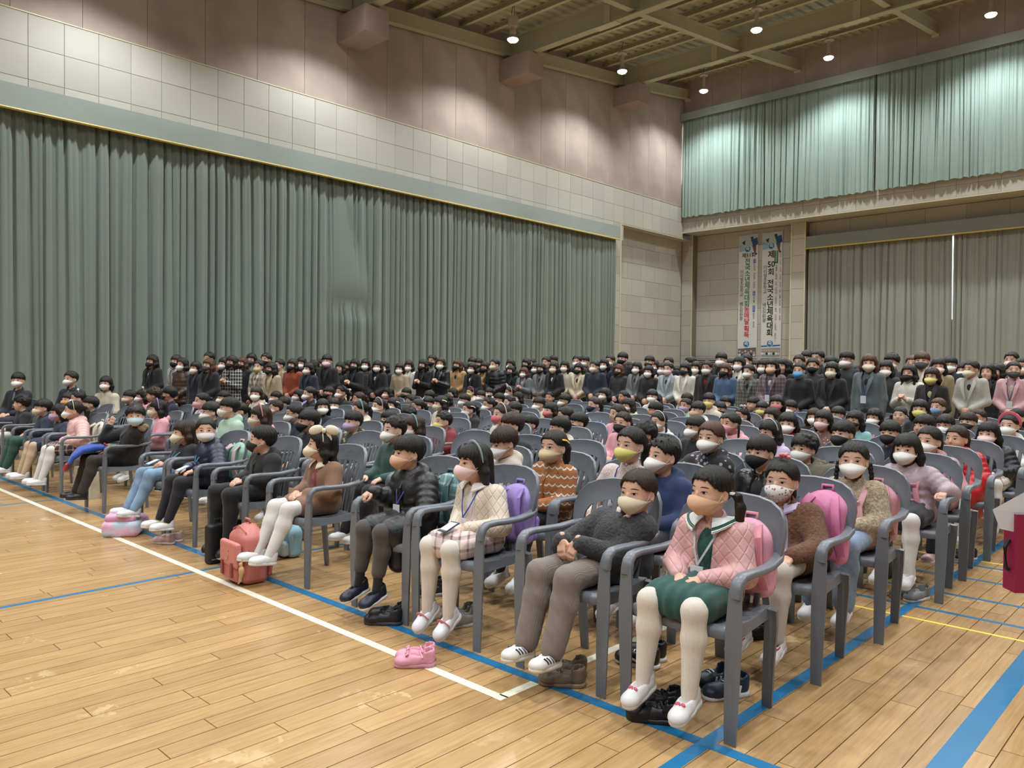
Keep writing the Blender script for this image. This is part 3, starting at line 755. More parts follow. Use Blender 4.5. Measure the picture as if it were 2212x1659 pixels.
def make_head(adult, h, openness=1.0):
    S = head_sdf(adult); mb = S.mesh(h)
    ez = .004; ew = .0140; eh = (.0052 if not adult else .0046)*openness
    for s in (-1, 1):
        xc = s*.0315
        us = np.linspace(-1, 1, 9); up = []; lo = []
        pt = lambda x, z, d: (x, face_y(S, x, z)-d, z)
        for u in us:
            x = xc+u*ew; a = (1-u*u)**.7
            tilt = .0012*u*s
            up.append((x, ez+eh*a+tilt)); lo.append((x, ez-eh*.75*a+tilt))
        mb.grid([[pt(x, z, .0012) for x, z in up], [pt(x, (z+l[1])/2, .0022) for (x, z), l in zip(up, lo)], [pt(x, z, .0012) for x, z in lo]], 1)
        ir = []
        for rr in (0, .65, 1):
            row = []
            for j in range(11):
                a = 2*pi*j/10; x = xc+.0062*rr*math.cos(a); z = ez+.0003+.0062*rr*math.sin(a)
                k = (1-((x-xc)/ew)**2)**.7; z = min(max(z, ez-eh*.72*k), ez+eh*.97*k); row.append(pt(x, z, .0030-.0006*rr))
            ir.append(row)
        mb.grid(ir, 2)
        mb.tube([pt(x, z+.0004, .0022) for x, z in up], [.0007]+[.0014]*7+[.0007], 5, 3)
        mb.tube([pt(xc+u*.017, ez+.0205+.003*(1-u*u)-.0012*u*s, .0006) for u in np.linspace(-1, 1, 6)], [.0010, .0021, .0024, .0024, .0020, .0008], 5, 3)
    zl = -.052 if not adult else -.058
    mb.tube([(x, face_y(S, x, zl+.002*(1-abs(x)/.02))-.0005, zl+.002*(1-abs(x)/.02)) for x in np.linspace(-.018, .018, 7)], [.001, .003, .004, .0035, .004, .003, .001], 5, 4)
    return mb
HEADS = {('kid', 0): make_head(False, .0048), ('kid', 1): make_head(False, .0085, 1.0), ('adult', 1): make_head(True, .0078)}
# ================================================================ HANDS (wrist at origin, fingers along -Y, palm down -Z, thumb towards +X)
def make_hand(curl, h=.0042):
    S = Sdf()
    S.box((0, -.034, 0), (.027, .034, .0125), .012, .01); S.cone((0, .022, 0), (0, -.01, 0), .0195, .0205, .012)
    for i, (x, L) in enumerate(((.0215, .043), (.0070, .048), (-.0075, .045), (-.0212, .036))):
        p = np.array([x, -.063, .0]); a = math.radians(curl[0]); rad = .0078-.0005*i
        pts = [p]; spread = (x*.10)
        for kk, f in enumerate((.44, .31, .25)):
            d = np.array([spread, -math.cos(a), -math.sin(a)]); pts.append(pts[-1]+d*L*f); a += math.radians(curl[1])
        S.chain(pts, [rad, rad*.97, rad*.9, rad*.78], .004)
    S.chain([np.array([.020, -.012, -.003]), np.array([.040, -.034, -.010]), np.array([.044, -.055, -.016]), np.array([.038, -.070, -.020])], [.0115, .0098, .0088, .0075], .006)
    return S.mesh(h)
HANDS = {'lap': make_hand((18, 26)), 'grip': make_hand((34, 52)), 'flat': make_hand((6, 10)), 'far': make_hand((22, 30), .0068)}
def frame(p, fwd, up):
    """matrix taking -Y to fwd and Z to up, at p"""
    f = np.array(fwd, float); f /= np.linalg.norm(f); u = np.array(up, float); u = u-f*(u@f); u /= np.linalg.norm(u)
    x = np.cross(-f, u); m = np.eye(4); m[:3, 0] = x; m[:3, 1] = -f; m[:3, 2] = u; m[:3, 3] = p; return m
# ================================================================ HAIR (same frame as the head)
def ang(P): return np.arctan2(P[..., 0], -P[..., 1])       # 0 in front, +-pi at the back
def hair(style, adult=False, h=.0065, seed=1):
    R = random.Random(seed); S = Sdf(); zc = .030 if adult else .027
    f1, f2 = R.uniform(0, 6), R.uniform(0, 6)
    vol = {'bowl': .013, 'spiky': .010, 'curly': .018, 'parted': .008, 'long': .012, 'bob': .013, 'wavy': .016, 'pony': .009, 'twin': .009, 'bun': .010, 'crop': .011, 'braid': .009}[style]
    S.ell((0, .014, zc), (.075+vol, .092+vol, .081+vol), .01)
    bang = {'bowl': .030, 'spiky': .062, 'curly': .042, 'parted': .058, 'long': .036, 'bob': .036, 'wavy': .055, 'pony': .062, 'twin': .058, 'bun': .062, 'crop': .058, 'braid': .060}[style]
    side = {'bowl': .012, 'spiky': .018, 'curly': .008, 'parted': .002, 'long': -.060, 'bob': -.060, 'wavy': -.05, 'pony': .012, 'twin': .008, 'bun': .012, 'crop': .010, 'braid': .01}[style]
    back = {'bowl': -.055, 'spiky': -.05, 'curly': -.05, 'parted': -.055, 'long': -.08, 'bob': -.08, 'wavy': -.08, 'pony': -.045, 'twin': -.05, 'bun': -.045, 'crop': -.055, 'braid': -.05}[style]
    def low(P):
        a = np.abs(ang(P)); b = ang(P)
        z = np.interp(a, [0, .55, .95, 1.25, 1.75, 2.2, pi], [bang, bang-.002, min(bang, .03)-.004, side+.004, side, back+.02, back])
        jag = .005*np.sin(b*13+f1)+.004*np.sin(b*29+f2)
        if style in ('pony', 'twin', 'bun', 'braid'): jag *= .3
        return (z+jag-P[..., 2])*.75
    S.fn(low)
    S.fn(lambda P: .0017*np.sin(ang(P)*24+f1+P[..., 2]*30)+.0009*np.sin(ang(P)*51+f2), 'disp')
    if style == 'spiky':
        for _ in range(26):
            a = R.uniform(0, 2*pi); e = R.uniform(.25, 1.45); d = np.array([math.cos(a)*math.cos(e), math.sin(a)*math.cos(e), math.sin(e)]); p = np.array([0, .014, zc])+d*np.array([.077, .094, .083])
            S.cone(p, p+d*.016+np.array([0, -.006, .004]), .010, .003, .008)
    if style == 'curly':
        for _ in range(46):
            a = R.uniform(0, 2*pi); e = R.uniform(.0, 1.5); d = np.array([math.cos(a)*math.cos(e), math.sin(a)*math.cos(e), math.sin(e)]); p = np.array([0, .018, zc+.004])+d*np.array([.086, .100, .092])
            if p[1] < -.05 and p[2] < .05: continue
            S.ell(p, R.uniform(.011, .017), .008)
    dn = {'long': -.21, 'bob': -.105, 'wavy': -.15}.get(style)
    if dn:
        S.cone((0, .070, -.03), (0, .085, dn), .050, .034, .04); S.ell((0, .085, (dn-.02)/2), (.082, .030, abs(dn)*.62), .03)
        for s in (-1, 1):
            S.chain([np.array([s*.077, .018, .01]), np.array([s*.084, .025, -.05]), np.array([s*.076, .045, dn])], [.020, .026, .018], .03)
            if style in ('long', 'wavy') and adult: S.chain([np.array([s*.074, -.02, .02]), np.array([s*.080, -.015, -.06]), np.array([s*.078, -.02, dn])], [.012, .020, .014], .02)
        if style == 'wavy': S.fn(lambda P: .005*np.sin(P[..., 2]*75+P[..., 0]*30)*np.clip(-P[..., 2]*14, 0, 1), 'disp')
    if style == 'pony': S.chain([np.array([0, .098, .035]), np.array([0, .130, .028]), np.array([0, .146, -.02]), np.array([0, .142, -.09]), np.array([0, .132, -.165])], [.016, .022, .028, .024, .008], .015)
    if style == 'twin':
        for s in (-1, 1): S.chain([np.array([s*.078, .045, .0]), np.array([s*.108, .052, -.012]), np.array([s*.120, .056, -.06]), np.array([s*.116, .052, -.13]), np.array([s*.106, .046, -.19])], [.012, .017, .022, .020, .007], .012)
    if style == 'braid':
        for s in (-1, 1):
            for i in range(9): S.ell((s*(.085+.012*math.sin(i*.4)), .03-.002*i, -.02-.024*i), (.016-.0006*i, .015-.0006*i, .016), .006, R=Ry(s*(.6 if i % 2 else -.6)))
    if style == 'bun': S.ell((0, .105, .035), (.034, .030, .032), .015)
    return S.mesh(h)
def hair_mat(hexcol):
    key = ('hair', hexcol)
    if key in _mats: return _mats[key]
    q = N('hair'); c = lin(hexcol); tc = q.n('ShaderNodeTexCoord'); sp = q.n('ShaderNodeSeparateXYZ'); q.t.links.new(tc.outputs['Object'], sp.inputs[0])
    az = q.math('ARCTAN2', sp.outputs[0], q.math('SUBTRACT', sp.outputs[1], .03)); cb = q.n('ShaderNodeCombineXYZ')
    q.t.links.new(q.math('MULTIPLY', az, 13.0), cb.inputs[0]); q.t.links.new(q.math('MULTIPLY', sp.outputs[2], 9.0), cb.inputs[1]); q.t.links.new(q.math('MULTIPLY', q.math('ABSOLUTE', az), 2.0), cb.inputs[2])
    f = noise(q, 2.6, 4, vec=cb.outputs[0], rough=.65)
    q.base(ramp(q, f, [(.35, shade(c, .45)), (.65, shade(c, 1.9))])); q.b.inputs['Roughness'].default_value = .38; q.b.inputs['Specular IOR Level'].default_value = .4
    q.bump(f, 1.0, .006); _mats[key] = q.m; return q.m
m_hair = {'k': hair_mat('#17130f'), 'b': hair_mat('#2c1d14'), 'c': hair_mat('#4a2c1c')}
# ================================================================ FACE MASK
def make_mask(kind, adult=False, big=1.0):
    n, m = 19, 9; A = math.radians(78); P = []
    zo = -.004 if adult else 0
    for i in range(n):
        th = -A+2*A*i/(n-1); k = abs(th)/A; row = []
        if kind == 'flat': zt, zbm = -.010-.014*k**1.5, -.092+.040*k**1.6
        else: zt, zbm = -.006-.026*k**1.3, -.100+.058*k**1.3
        zt += zo; zbm += zo*2.2
        for j in range(m):
            t = j/(m-1); z = zt+(zbm-zt)*t
            c = math.cos(th); r = .0775*abs(math.sin(th)); 
            bul = {'beak': .030*(1-(abs(t-.45)/.55)**2)*c**2.2, 'kf': .026*min(1, 2.6*t, 2.6*(1-t)+.25)*c**1.6, 'flat': .016*math.sin(pi*t*.9+.15)*c, 'dome': .024*(math.sin(pi*min(1, t*.98+.08))**.7)*c**1.4}[kind]
            yb_ = .0945-.020*max(0, (t-.55)/.45)**1.5*c
            y = -(yb_*c**.75+bul)*1.0
            if kind == 'flat': y -= .0012*math.cos(t*pi*7)*c
            x = math.copysign(r*(.99-.10*max(0, t-.5)), th)
            row.append((x*1.0, y, z))
        P.append(row)
    mb = MB().grid(P)
    Pi = [[(x*.975, y*.975+.001, z) for x, y, z in r] for r in P]
    mb.grid([r[::-1] for r in Pi])
    es = []
    for s in (-1, 1):
        e = MB(); es.append(e); i = 0 if s < 0 else n-1
        a, b = P[i][1], P[i][-2]
        e.tube([a, (s*.073, .004, .006+zo), (s*.079, .018, .014+zo)], .0013, 4); e.tube([b, (s*.074, .004, -.03+zo), (s*.079, .018, -.034+zo)], .0013, 4)
    return mb, es
m_loop = plain('ear_loop', '#e8e4de', .7, .02); m_loopk = plain('ear_loop_black', '#1a1a1c', .7, .02)
def mask_mat(hexcol, pat=None):
    key = ('mask', hexcol, pat)
    if key in _mats: return _mats[key]
    q = N('mask_cloth'); c = lin(hexcol); q.base(c)
    if pat:
        vo = q.n('ShaderNodeTexVoronoi'); vo.inputs['Scale'].default_value = 75; tc = q.n('ShaderNodeTexCoord'); q.t.links.new(tc.outputs['Object'], vo.inputs['Vector'])
        q.base(ramp(q, vo.outputs['Distance'], [(.30, lin(pat)), (.38, c)]))
    q.b.inputs['Roughness'].default_value = .75; q.bump(noise(q, 300, 2), .1, .001); _mats[key] = q.m; return q.m
MASKCOL = {'w': '#dedcd8', 'k': '#121214', 'y': '#d9d27a', 'p': '#e0a5ab', 'v': '#b7a3c6', 'g': '#7fae97', 'm': '#9fc6b4', 'b': '#7d9cc4', 'l': '#b9d0d6', 'c': '#d6cdb4', 'n': '#1b2133', 't': '#d8b092', 'r': '#cf6f77', 'd': '#3b3b3e', 'e': '#c9b48c', 'o': '#d8a13a', 'f': '#1f2c26', 's': '#5b9fd0', 'q': '#e2c6c6'}
# ================================================================ CLOTH
def cloth(hexcol, pat=None, c2=None, c3=None):
    key = ('cloth', hexcol, pat, c2, c3)
    if key in _mats: return _mats[key]
    q = N('cloth'); c = lin(hexcol); B = q.b
    B.inputs['Roughness'].default_value = .8; B.inputs['Sheen Weight'].default_value = .12
    tc = q.n('ShaderNodeTexCoord'); sp = q.n('ShaderNodeSeparateXYZ'); q.t.links.new(tc.outputs['Object'], sp.inputs[0])
    X, Y, Z = sp.outputs; u = q.math('ADD', X, q.math('MULTIPLY', Y, .9))
    f = noise(q, 9, 3); col = q.mix(f, shade(c, .8), shade(c, 1.15)); hgt = noise(q, 260, 2); bs, bd = .25, .003
    def tri(v, per): return q.math('PINGPONG', q.math('DIVIDE', v, per), 1.0)     # 0..1 triangle
    if pat == 'quilt':
        a = tri(q.math('ADD', u, Z), .032); b = tri(q.math('SUBTRACT', u, Z), .032)
        m = q.math('MINIMUM', q.math('MULTIPLY', a, 3.0, True), q.math('MULTIPLY', b, 3.0, True)); hgt = q.math('POWER', m, .5); bs, bd = .55, .006
        B.inputs['Roughness'].default_value = .5
    elif pat == 'fleece':
        hgt = noise(q, 70, 4, rough=.7); col = ramp(q, hgt, [(.3, shade(c, .45)), (.7, shade(c, 1.6))]); bs, bd = 1.0, .02
    elif pat == 'wave':
        hgt = noise(q, 95, 4, rough=.7); col = q.mix(hgt, shade(c, .6), shade(c, 1.35))
        z2 = q.math('ADD', Z, q.math('MULTIPLY', q.math('ABSOLUTE', q.math('SINE', q.math('MULTIPLY', u, 60.0))), .014))
        z2 = q.math('ADD', z2, q.math('MULTIPLY', hgt, .006))
        t = tri(z2, .027); k = ramp(q, t, [(.78, (0, 0, 0, 1)), (.86, (1, 1, 1, 1))]); col = q.mix(k, col, lin(c2 or '#dcd7cb')); bs, bd = 1.0, .012
    elif pat == 'puffer':
        B.inputs['Roughness'].default_value = .42; B.inputs['Sheen Weight'].default_value = 0; hgt = noise(q, 30, 3); bs, bd = .35, .01
    elif pat == 'tweed':
        g = noise(q, 190, 2); k = ramp(q, g, [(.46, (0, 0, 0, 1)), (.56, (1, 1, 1, 1))]); col = q.mix(k, col, lin(c2 or '#d8d2ca')); bs, bd = .5, .004
    elif pat == 'check':
        a = ramp(q, tri(u, .03), [(.72, (0, 0, 0, 1)), (.76, (1, 1, 1, 1))]); b = ramp(q, tri(Z, .03), [(.72, (0, 0, 0, 1)), (.76, (1, 1, 1, 1))])
        col = q.mix(q.math('MULTIPLY', q.math('ADD', a, b), .45), col, lin(c2 or '#222226'))
    elif pat == 'plaid':
        a = ramp(q, tri(u, .055), [(.55, (0, 0, 0, 1)), (.6, (1, 1, 1, 1))]); b = ramp(q, tri(Z, .055), [(.55, (0, 0, 0, 1)), (.6, (1, 1, 1, 1))])
        a2 = ramp(q, tri(q.math('ADD', u, .02), .055), [(.93, (0, 0, 0, 1)), (.96, (1, 1, 1, 1))]); b2 = ramp(q, tri(q.math('ADD', Z, .02), .055), [(.93, (0, 0, 0, 1)), (.96, (1, 1, 1, 1))])
        col = q.mix(q.math('MULTIPLY', q.math('ADD', a, b), .4), col, lin(c2 or '#222226')); col = q.mix(q.math('MULTIPLY', q.math('ADD', a2, b2), .6, True), col, lin(c3 or '#d8d2c8'))
    elif pat == 'stripe':
        k = ramp(q, tri(Z, .026), [(.48, (0, 0, 0, 1)), (.52, (1, 1, 1, 1))]); col = q.mix(k, col, lin(c2 or '#d8d2c8'))
    elif pat == 'rib':
        k = q.math('SINE', q.math('MULTIPLY', u, 900.0)); hgt = k; bs, bd = .35, .002
    elif pat == 'cord':
        k = q.math('SINE', q.math('MULTIPLY', X, 1100.0)); hgt = q.math('ADD', q.math('MULTIPLY', k, .10), noise(q, 16, 4)); bs, bd = .4, .008
    elif pat in ('dots', 'floral', 'camo'):
        vo = q.n('ShaderNodeTexVoronoi'); vo.inputs['Scale'].default_value = {'dots': 32, 'floral': 24, 'camo': 11}[pat]; q.t.links.new(tc.outputs['Object'], vo.inputs['Vector'])
        if pat == 'camo':
            k = noise(q, 16, 2); col = ramp(q, k, [(.40, lin(c2 or '#2a2a20')), (.42, c), (.56, c), (.58, lin(c3 or '#b6a98c'))])
        else: col = ramp(q, vo.outputs['Distance'], [(.24, lin(c2 or '#d8d2ca')), (.30, c)])
    elif pat == 'denim':
        g = noise(q, 5, 4); col = ramp(q, g, [(.3, shade(c, .6)), (.7, shade(c, 1.35))])
    elif pat == 'pastel':
        col = ramp(q, noise(q, 7, 2), [(.36, c), (.48, lin(c2 or '#e3b7cf')), (.6, lin(c3 or '#bfe0dc'))])
    elif pat == 'leather':
        B.inputs['Roughness'].default_value = .3; hgt = noise(q, 40, 4); bs, bd = .3, .005
    q.base(col); q.bump(hgt, bs, bd); _mats[key] = q.m; return q.m
# ================================================================ SEATED CHILD (origin on the floor under the chair seat, faces -Y)
SEAT = .452
def seat_joints(arms='lap', legs='hang', lean=0.0, spread=.0, headz=.935, headx=0.0, heady=0.0, twist=0.0):
    J = {}; hs = headz-.935
    J['pel'] = np.array([headx*.25, .085, .53]); J['che'] = np.array([headx*.6, .085+lean*.5, .70+hs*.6]); J['nek'] = np.array([headx*.9, .078+lean, .80+hs]); J['head'] = np.array([headx, .060+lean+heady, headz])
    for s, n in ((-1, 'r'), (1, 'l')):       # faces -Y : the child's left side is +X
        c = J['che']
        J['sh'+n] = np.array([c[0]+s*.112, .088+lean*.85, .760+hs*.8])
        J['hip'+n] = np.array([s*.062, .055, .520]); J['kne'+n] = np.array([s*(.085+spread), -.265, .508])
        if legs == 'hang': J['ank'+n] = np.array([s*(.088+spread), -.300, .190]); J['toe'+n] = np.array([s*(.092+spread), -.40, .100])
        elif legs == 'fwd': J['ank'+n] = np.array([s*.075, -.395, .225]); J['toe'+n] = np.array([s*.08, -.51, .225])
        elif legs == 'mid': J['ank'+n] = np.array([s*.080, -.365, .20]); J['toe'+n] = np.array([s*.085, -.48, .155])
        elif legs == 'down': J['ank'+n] = np.array([s*(.085+spread), -.275, .175]); J['toe'+n] = np.array([s*(.085+spread), -.335, .065])
        elif legs == 'floor': J['ank'+n] = np.array([s*(.088+spread), -.330, .115]); J['toe'+n] = np.array([s*(.095+spread), -.455, .035])
        J['elb'+n] = np.array([s*.168, .035, .605+hs*.3]); J['wri'+n] = np.array([s*.050, -.120, .595]); J['hd'+n] = (np.array([-s*.45, -.85, -.25]), np.array([s*.25, -.2, 1.0]), 'lap')
        if arms == 'apart': J['wri'+n] = np.array([s*.090, -.150, .600]); J['hd'+n] = (np.array([-s*.1, -.95, -.25]), np.array([s*.1, -.2, 1.0]), 'lap')
        if arms == 'knee': J['elb'+n] = np.array([s*.175, -.03, .60]); J['wri'+n] = np.array([s*.105, -.205, .575]); J['hd'+n] = (np.array([0, -.9, -.45]), np.array([0, -.45, 1.0]), 'lap')
        if arms == 'fold': J['elb'+n] = np.array([s*.165, .0, .60+hs*.3]); J['wri'+n] = np.array([s*.045, -.155, .655]); J['hd'+n] = (np.array([-s*.25, -.35, -.9]), np.array([s*.1, -1, .3]), 'lap')
        if arms == 'arm' and s < 0: J['elb'+n] = np.array([-.20, .02, .64]); J['wri'+n] = np.array([-.235, -.11, .70]); J['hd'+n] = (np.array([-.1, -.8, -.5]), np.array([0, -.4, 1.0]), 'grip')
        if arms == 'arm' and s > 0: J['elb'+n] = np.array([.165, .0, .595]); J['wri'+n] = np.array([.10, -.13, .535]); J['hd'+n] = (np.array([-.2, -.6, -.8]), np.array([1, -.1, .1]), 'lap')
        if arms == 'ear' and s < 0: J['elb'+n] = np.array([-.20, -.06, .70]); J['wri'+n] = np.array([-.115, -.035, .835]); J['hd'+n] = (np.array([.25, .3, .9]), np.array([.9, -.3, -.1]), 'flat')
        if arms == 'rest' and s > 0: J['elb'+n] = np.array([.235, .03, .675]); J['wri'+n] = np.array([.235, -.11, .70]); J['hd'+n] = (np.array([.0, -.85, -.35]), np.array([0, -.35, 1.0]), 'grip')
    return J
def body_under(J, k=1.0, h=.022):
    S = Sdf(); S.ell(J['pel'], (.095*k, .075*k, .075*k), .03).cone(J['pel'], J['che'], .075*k, .085*k, .03).cone(J['che'], J['nek'], .075*k, .040*k, .03)
    for n in 'lr':
        S.cone(J['che']*.5+J['sh'+n]*.5, J['sh'+n], .05*k, .040*k, .02); S.chain([J['sh'+n], J['elb'+n], J['wri'+n]], [.036*k, .029*k, .020*k], .015)
        S.chain([J['hip'+n], J['kne'+n], J['ank'+n]], [.055*k, .040*k, .026*k], .02)
    return S.mesh(h)
def head_M(J, yaw, pitch=0.0, roll=0.0, sc=1.0):
    return T(*J['head'])@T(0, .02, -.06)@Rz(yaw)@Rx(pitch)@Ry(roll)@T(0, -.02, .06)@Sc(sc)
def body_mesh(J, HM, lod, adult=False, k=1.0, hands='own'):
    mb = body_under(J, k, .022 if not adult else .03)
    mb.merge(HEADS[('adult' if adult else 'kid', 1 if adult else lod)], HM)
    for n, s in (('r', -1), ('l', 1)):
        f, u, kind = J['hd'+n]; hk = .92 if not adult else 1.25
        M = frame(J['wri'+n], f, u)@Sc(hk)@(np.eye(4) if n == 'r' else np.diag([-1., 1, 1, 1]))
        H = HANDS[kind if lod == 0 and not adult else 'far']
        if n == 'l':
            H2 = MB(); H2.v = H.v; H2.f = [tuple(reversed(f_)) for f_ in H.f]; H2.mi = H.mi; H = H2
        mb.merge(H, M)
    return mb.mesh('person', BODY_MATS, smooth=True)
def coat_sdf(J, typ, k=1.0, adult=False):
    S = Sdf(); rip = (.012, .055) if typ in ('puffer', 'longpuffer') else None
    t = {'thin': .0, 'plain': .010, 'puffer': .022, 'longpuffer': .020, 'hood': .012, 'fleece': .016, 'fur': .016, 'long': .012, 'vest': .008}.get(typ, .01)
    pel, che, nek = J['pel'], J['che'], J['nek']
    for s in (-1, 1):
        S.cone(pel+np.array([s*.042, -.005, -.02]), che+np.array([s*.040, 0, .0]), .084+t, .080+t, .03, (rip[0], rip[1]) if rip else None)
    S.cone(che, nek-np.array([0, 0, .02]), .090+t, .062+t*.5, .03)
    for n in 'lr':
        S.cone(che*.4+J['sh'+n]*.6, J['sh'+n], .055+t, .050+t, .03)
        S.chain([J['sh'+n], J['elb'+n], J['wri'+n]+(J['elb'+n]-J['wri'+n])*.10], [.052+t, .043+t*.9, .034+t*.5], .022, (.007, .045) if rip else None)
        fr = {'long': .62, 'longpuffer': .82, 'hood': .30, 'fur': .40, 'fleece': .28, 'puffer': .30, 'plain': .28}.get(typ, .2)
        hip, kne = J['hip'+n], J['kne'+n]
        S.cone(hip, hip+(kne-hip)*fr, .070+t*.8, .066+t*.6, .03)
    S.cone(nek+np.array([0, .004, -.015]), nek+np.array([0, .002, .018]), .058+t*.6, .052+t*.6, .015)
    if typ in ('hood', 'puffer', 'longpuffer', 'fur'):
        S.ell(nek+np.array([0, .070, .015]), (.092, .055, .060), .03); 
        for s in (-1, 1): S.cone(nek+np.array([s*.06, .05, .02]), nek+np.array([s*.045, -.045, -.035]), .034, .022, .025)
    if typ == 'fleece': S.fn(lambda P: .0042*np.sin(P[..., 0]*205)*np.sin(P[..., 1]*190+1)*np.sin(P[..., 2]*215+2), 'disp')
    # neck opening
    S.ell(nek+np.array([0, -.012, .045]), (.046, .046, .050), .012, sub=True)
    S.cut((0, 0, SEAT-.012), (0, 0, -1))
    if typ == 'longpuffer': S.cone(np.array([.100, -.02, .50]), np.array([.108, -.17, .49]), .075, .072, .06).cone(np.array([.112, -.05, .47]), np.array([.118, -.06, .34]), .060, .050, .06).cone(np.array([.112, -.16, .47]), np.array([.118, -.17, .33]), .060, .050, .06).cone(np.array([.118, -.06, .34]), np.array([.118, -.17, .33]), .050, .050, .05)
    return S
_coat_cache = {}
def legs_sdf(J, typ):
    S = Sdf(); w = {'tights': (.062, .050, .043, .030), 'slim': (.066, .052, .044, .035), 'wide': (.074, .064, .062, .056), 'trousers': (.070, .057, .052, .044), 'crop': (.068, .054, .047, .042), 'jeans': (.068, .054, .047, .040)}[typ]
    for n in 'lr':
        hip, kne, ank = J['hip'+n], J['kne'+n], J['ank'+n]; d = ank-kne
        end = ank-d*.03 if typ not in ('tights',) else ank+d*.10
        if typ == 'crop': end = kne+d*.70
        calf = kne+d*.35+np.array([0, .012, 0])
        S.chain([hip, kne], [w[0], w[1]], .02); S.chain([kne, calf, end], [w[1], (w[1]+w[2])/2+(.004 if typ == 'tights' else 0), w[3]], .02)
    S.ell(J['pel']+np.array([0, 0, -.01]), (.11, .085, .072), .03)
    if typ in ('trousers', 'wide', 'jeans'): S.fn(lambda P: .0016*np.sin(P[..., 2]*61+P[..., 0]*70+P[..., 1]*45)*np.sin(P[..., 2]*23+P[..., 1]*37+1), 'disp')
    return S
def skirt_sdf(J):
    S = Sdf(); k = (J['knel']+J['kner'])/2
    for s, n in ((-1, 'r'), (1, 'l')):
        hip, kne = J['hip'+n], J['kne'+n]; S.cone(hip, hip+(kne-hip)*.80, .082, .074, .05)
    S.cone(J['pel'], J['pel']*.14+k*.86, .09, .072, .06)
    S.fn(lambda P: .004*np.sin(P[..., 0]*120), 'disp')
    S.cut((0, 0, SEAT-.004), (0, 0, -1)); y = J['hipl'][1]+(J['knel'][1]-J['hipl'][1])*.84
    S.cut((0, y, 0), (0, -1, -.35)); return S
# ---- shoes : ankle at origin, toe along -Y, sole at z = -.065
def make_shoe(kind, h=.006):
    S = Sdf(); o = MB()
    S.chain([np.array([0, .020, -.028]), np.array([0, -.045, -.036]), np.array([0, -.105, -.042])], [.033, .035, .031], .02); S.ell((0, -.10, -.040), (.040, .045, .026), .02); S.cone((0, .02, -.03), (0, .022, .0), .033, .036, .01)
    S.cut((0, 0, -.058), (0, 0, -1)); S.cone((0, .018, -.035), (0, .018, .04), .024, .029, .004, sub=True); S.ell((0, -.022, .008), (.023, .050, .036), .006, sub=True)
    up = S.mesh(h)
    s2 = Sdf(); s2.chain([np.array([0, .022, -.056]), np.array([0, -.045, -.056]), np.array([0, -.108, -.054])], [.037, .037, .038], .015); s2.cut((0, 0, -.066), (0, 0, -1)); s2.cut((0, 0, -.046), (0, 0, 1))
    return up, s2.mesh(h)
SHOE = make_shoe('slip'); SHOE_ME = {}
def shoe_mesh(col, sole):
    key = (col, sole)
    if key not in SHOE_ME:
        SHOE_ME[key] = (SHOE[0].mesh('shoe', plain('shoe_upper_'+col[1:], col, .45, .05), smooth=True), SHOE[1].mesh('sole', plain('shoe_sole_'+sole[1:], sole, .5, .04), smooth=True))
    return SHOE_ME[key]
def shoe_M(J, n, sc=1.0):
    a, t = J['ank'+n], J['toe'+n]; return frame(a, t-a, np.cross(np.cross(t-a, (0, 0, 1)), t-a)*1.0)@Sc(sc)
def shoes(parent, J, col='#dcdcdd', sole='#d3d2cf', sc=.98):
    out = []
    for n in 'rl':
        u, s = shoe_mesh(col, sole)
        a, t = J['ank'+n], J['toe'+n]; d = (t-a)/np.linalg.norm(t-a)
        # the sole runs parallel to ankle->toe lowered a little
        up = np.array([0, 0, 1.0])-d*d[2]
        M = frame(a, np.array([d[0], d[1], d[2]+.45*0]), up)@Sc(sc)@Rx(math.radians(-26 if abs(d[2]) > .35 else -8))
        o = obj('shoe', u, parent, M); obj('sole', s, o); out.append(o)
    return out
# ---- accessories in the head frame
def arc_band(w, r=(.090, .106), z=.035, tilt=-.15, rise=.118, k=22):
    P = []
    for i in range(k):
        a = -1.75+3.5*i/(k-1); x = math.sin(a)*.092; zz = .028+math.cos(a)*.097; y = .008+tilt*(.02-zz*.0)-.012*math.cos(a)
        P.append((x, y, zz))
    mb = MB(); return mb.sweep(P, rrect(w, .006, .0025, 2), up=(0, 1, 0))
def bow(sc, ribbon=True):
    mb = MB()
    for s in (-1, 1): mb.ball((s*.030*sc, 0, .004), (.028*sc, .010*sc, .018*sc), R=Ry(s*.3)[:3, :3])
    mb.ball((0, -.004, 0), (.009*sc, .009*sc, .010*sc))
    if ribbon:
        for s in (-1, 1): mb.ball((s*.018*sc, .002, -.022*sc), (.008*sc, .004, .018*sc), R=Ry(-s*.5)[:3, :3])
    return mb
def glasses():
    mb = MB()
    for s in (-1, 1):
        c = (s*.032, -.094, .002); P = [(c[0]+.021*math.cos(a), c[1]+abs(math.cos(a))*.0+.006*(abs(c[0]+.021*math.cos(a))/.05)**2, c[2]+.017*math.sin(a)) for a in np.linspace(0, 2*pi, 15)[:-1]]
        mb.tube(P, .0015, 5, closed=True); mb.tube([(s*.053, -.086, .006), (s*.074, -.02, .006), (s*.078, .02, .0)], .0015, 5)
    mb.tube([(-.011, -.097, .004), (0, -.099, .006), (.011, -.097, .004)], .0015, 5); return mb
m_frame = plain('glasses_frame', '#1d1b1c', .3, .02)
ACC = {}
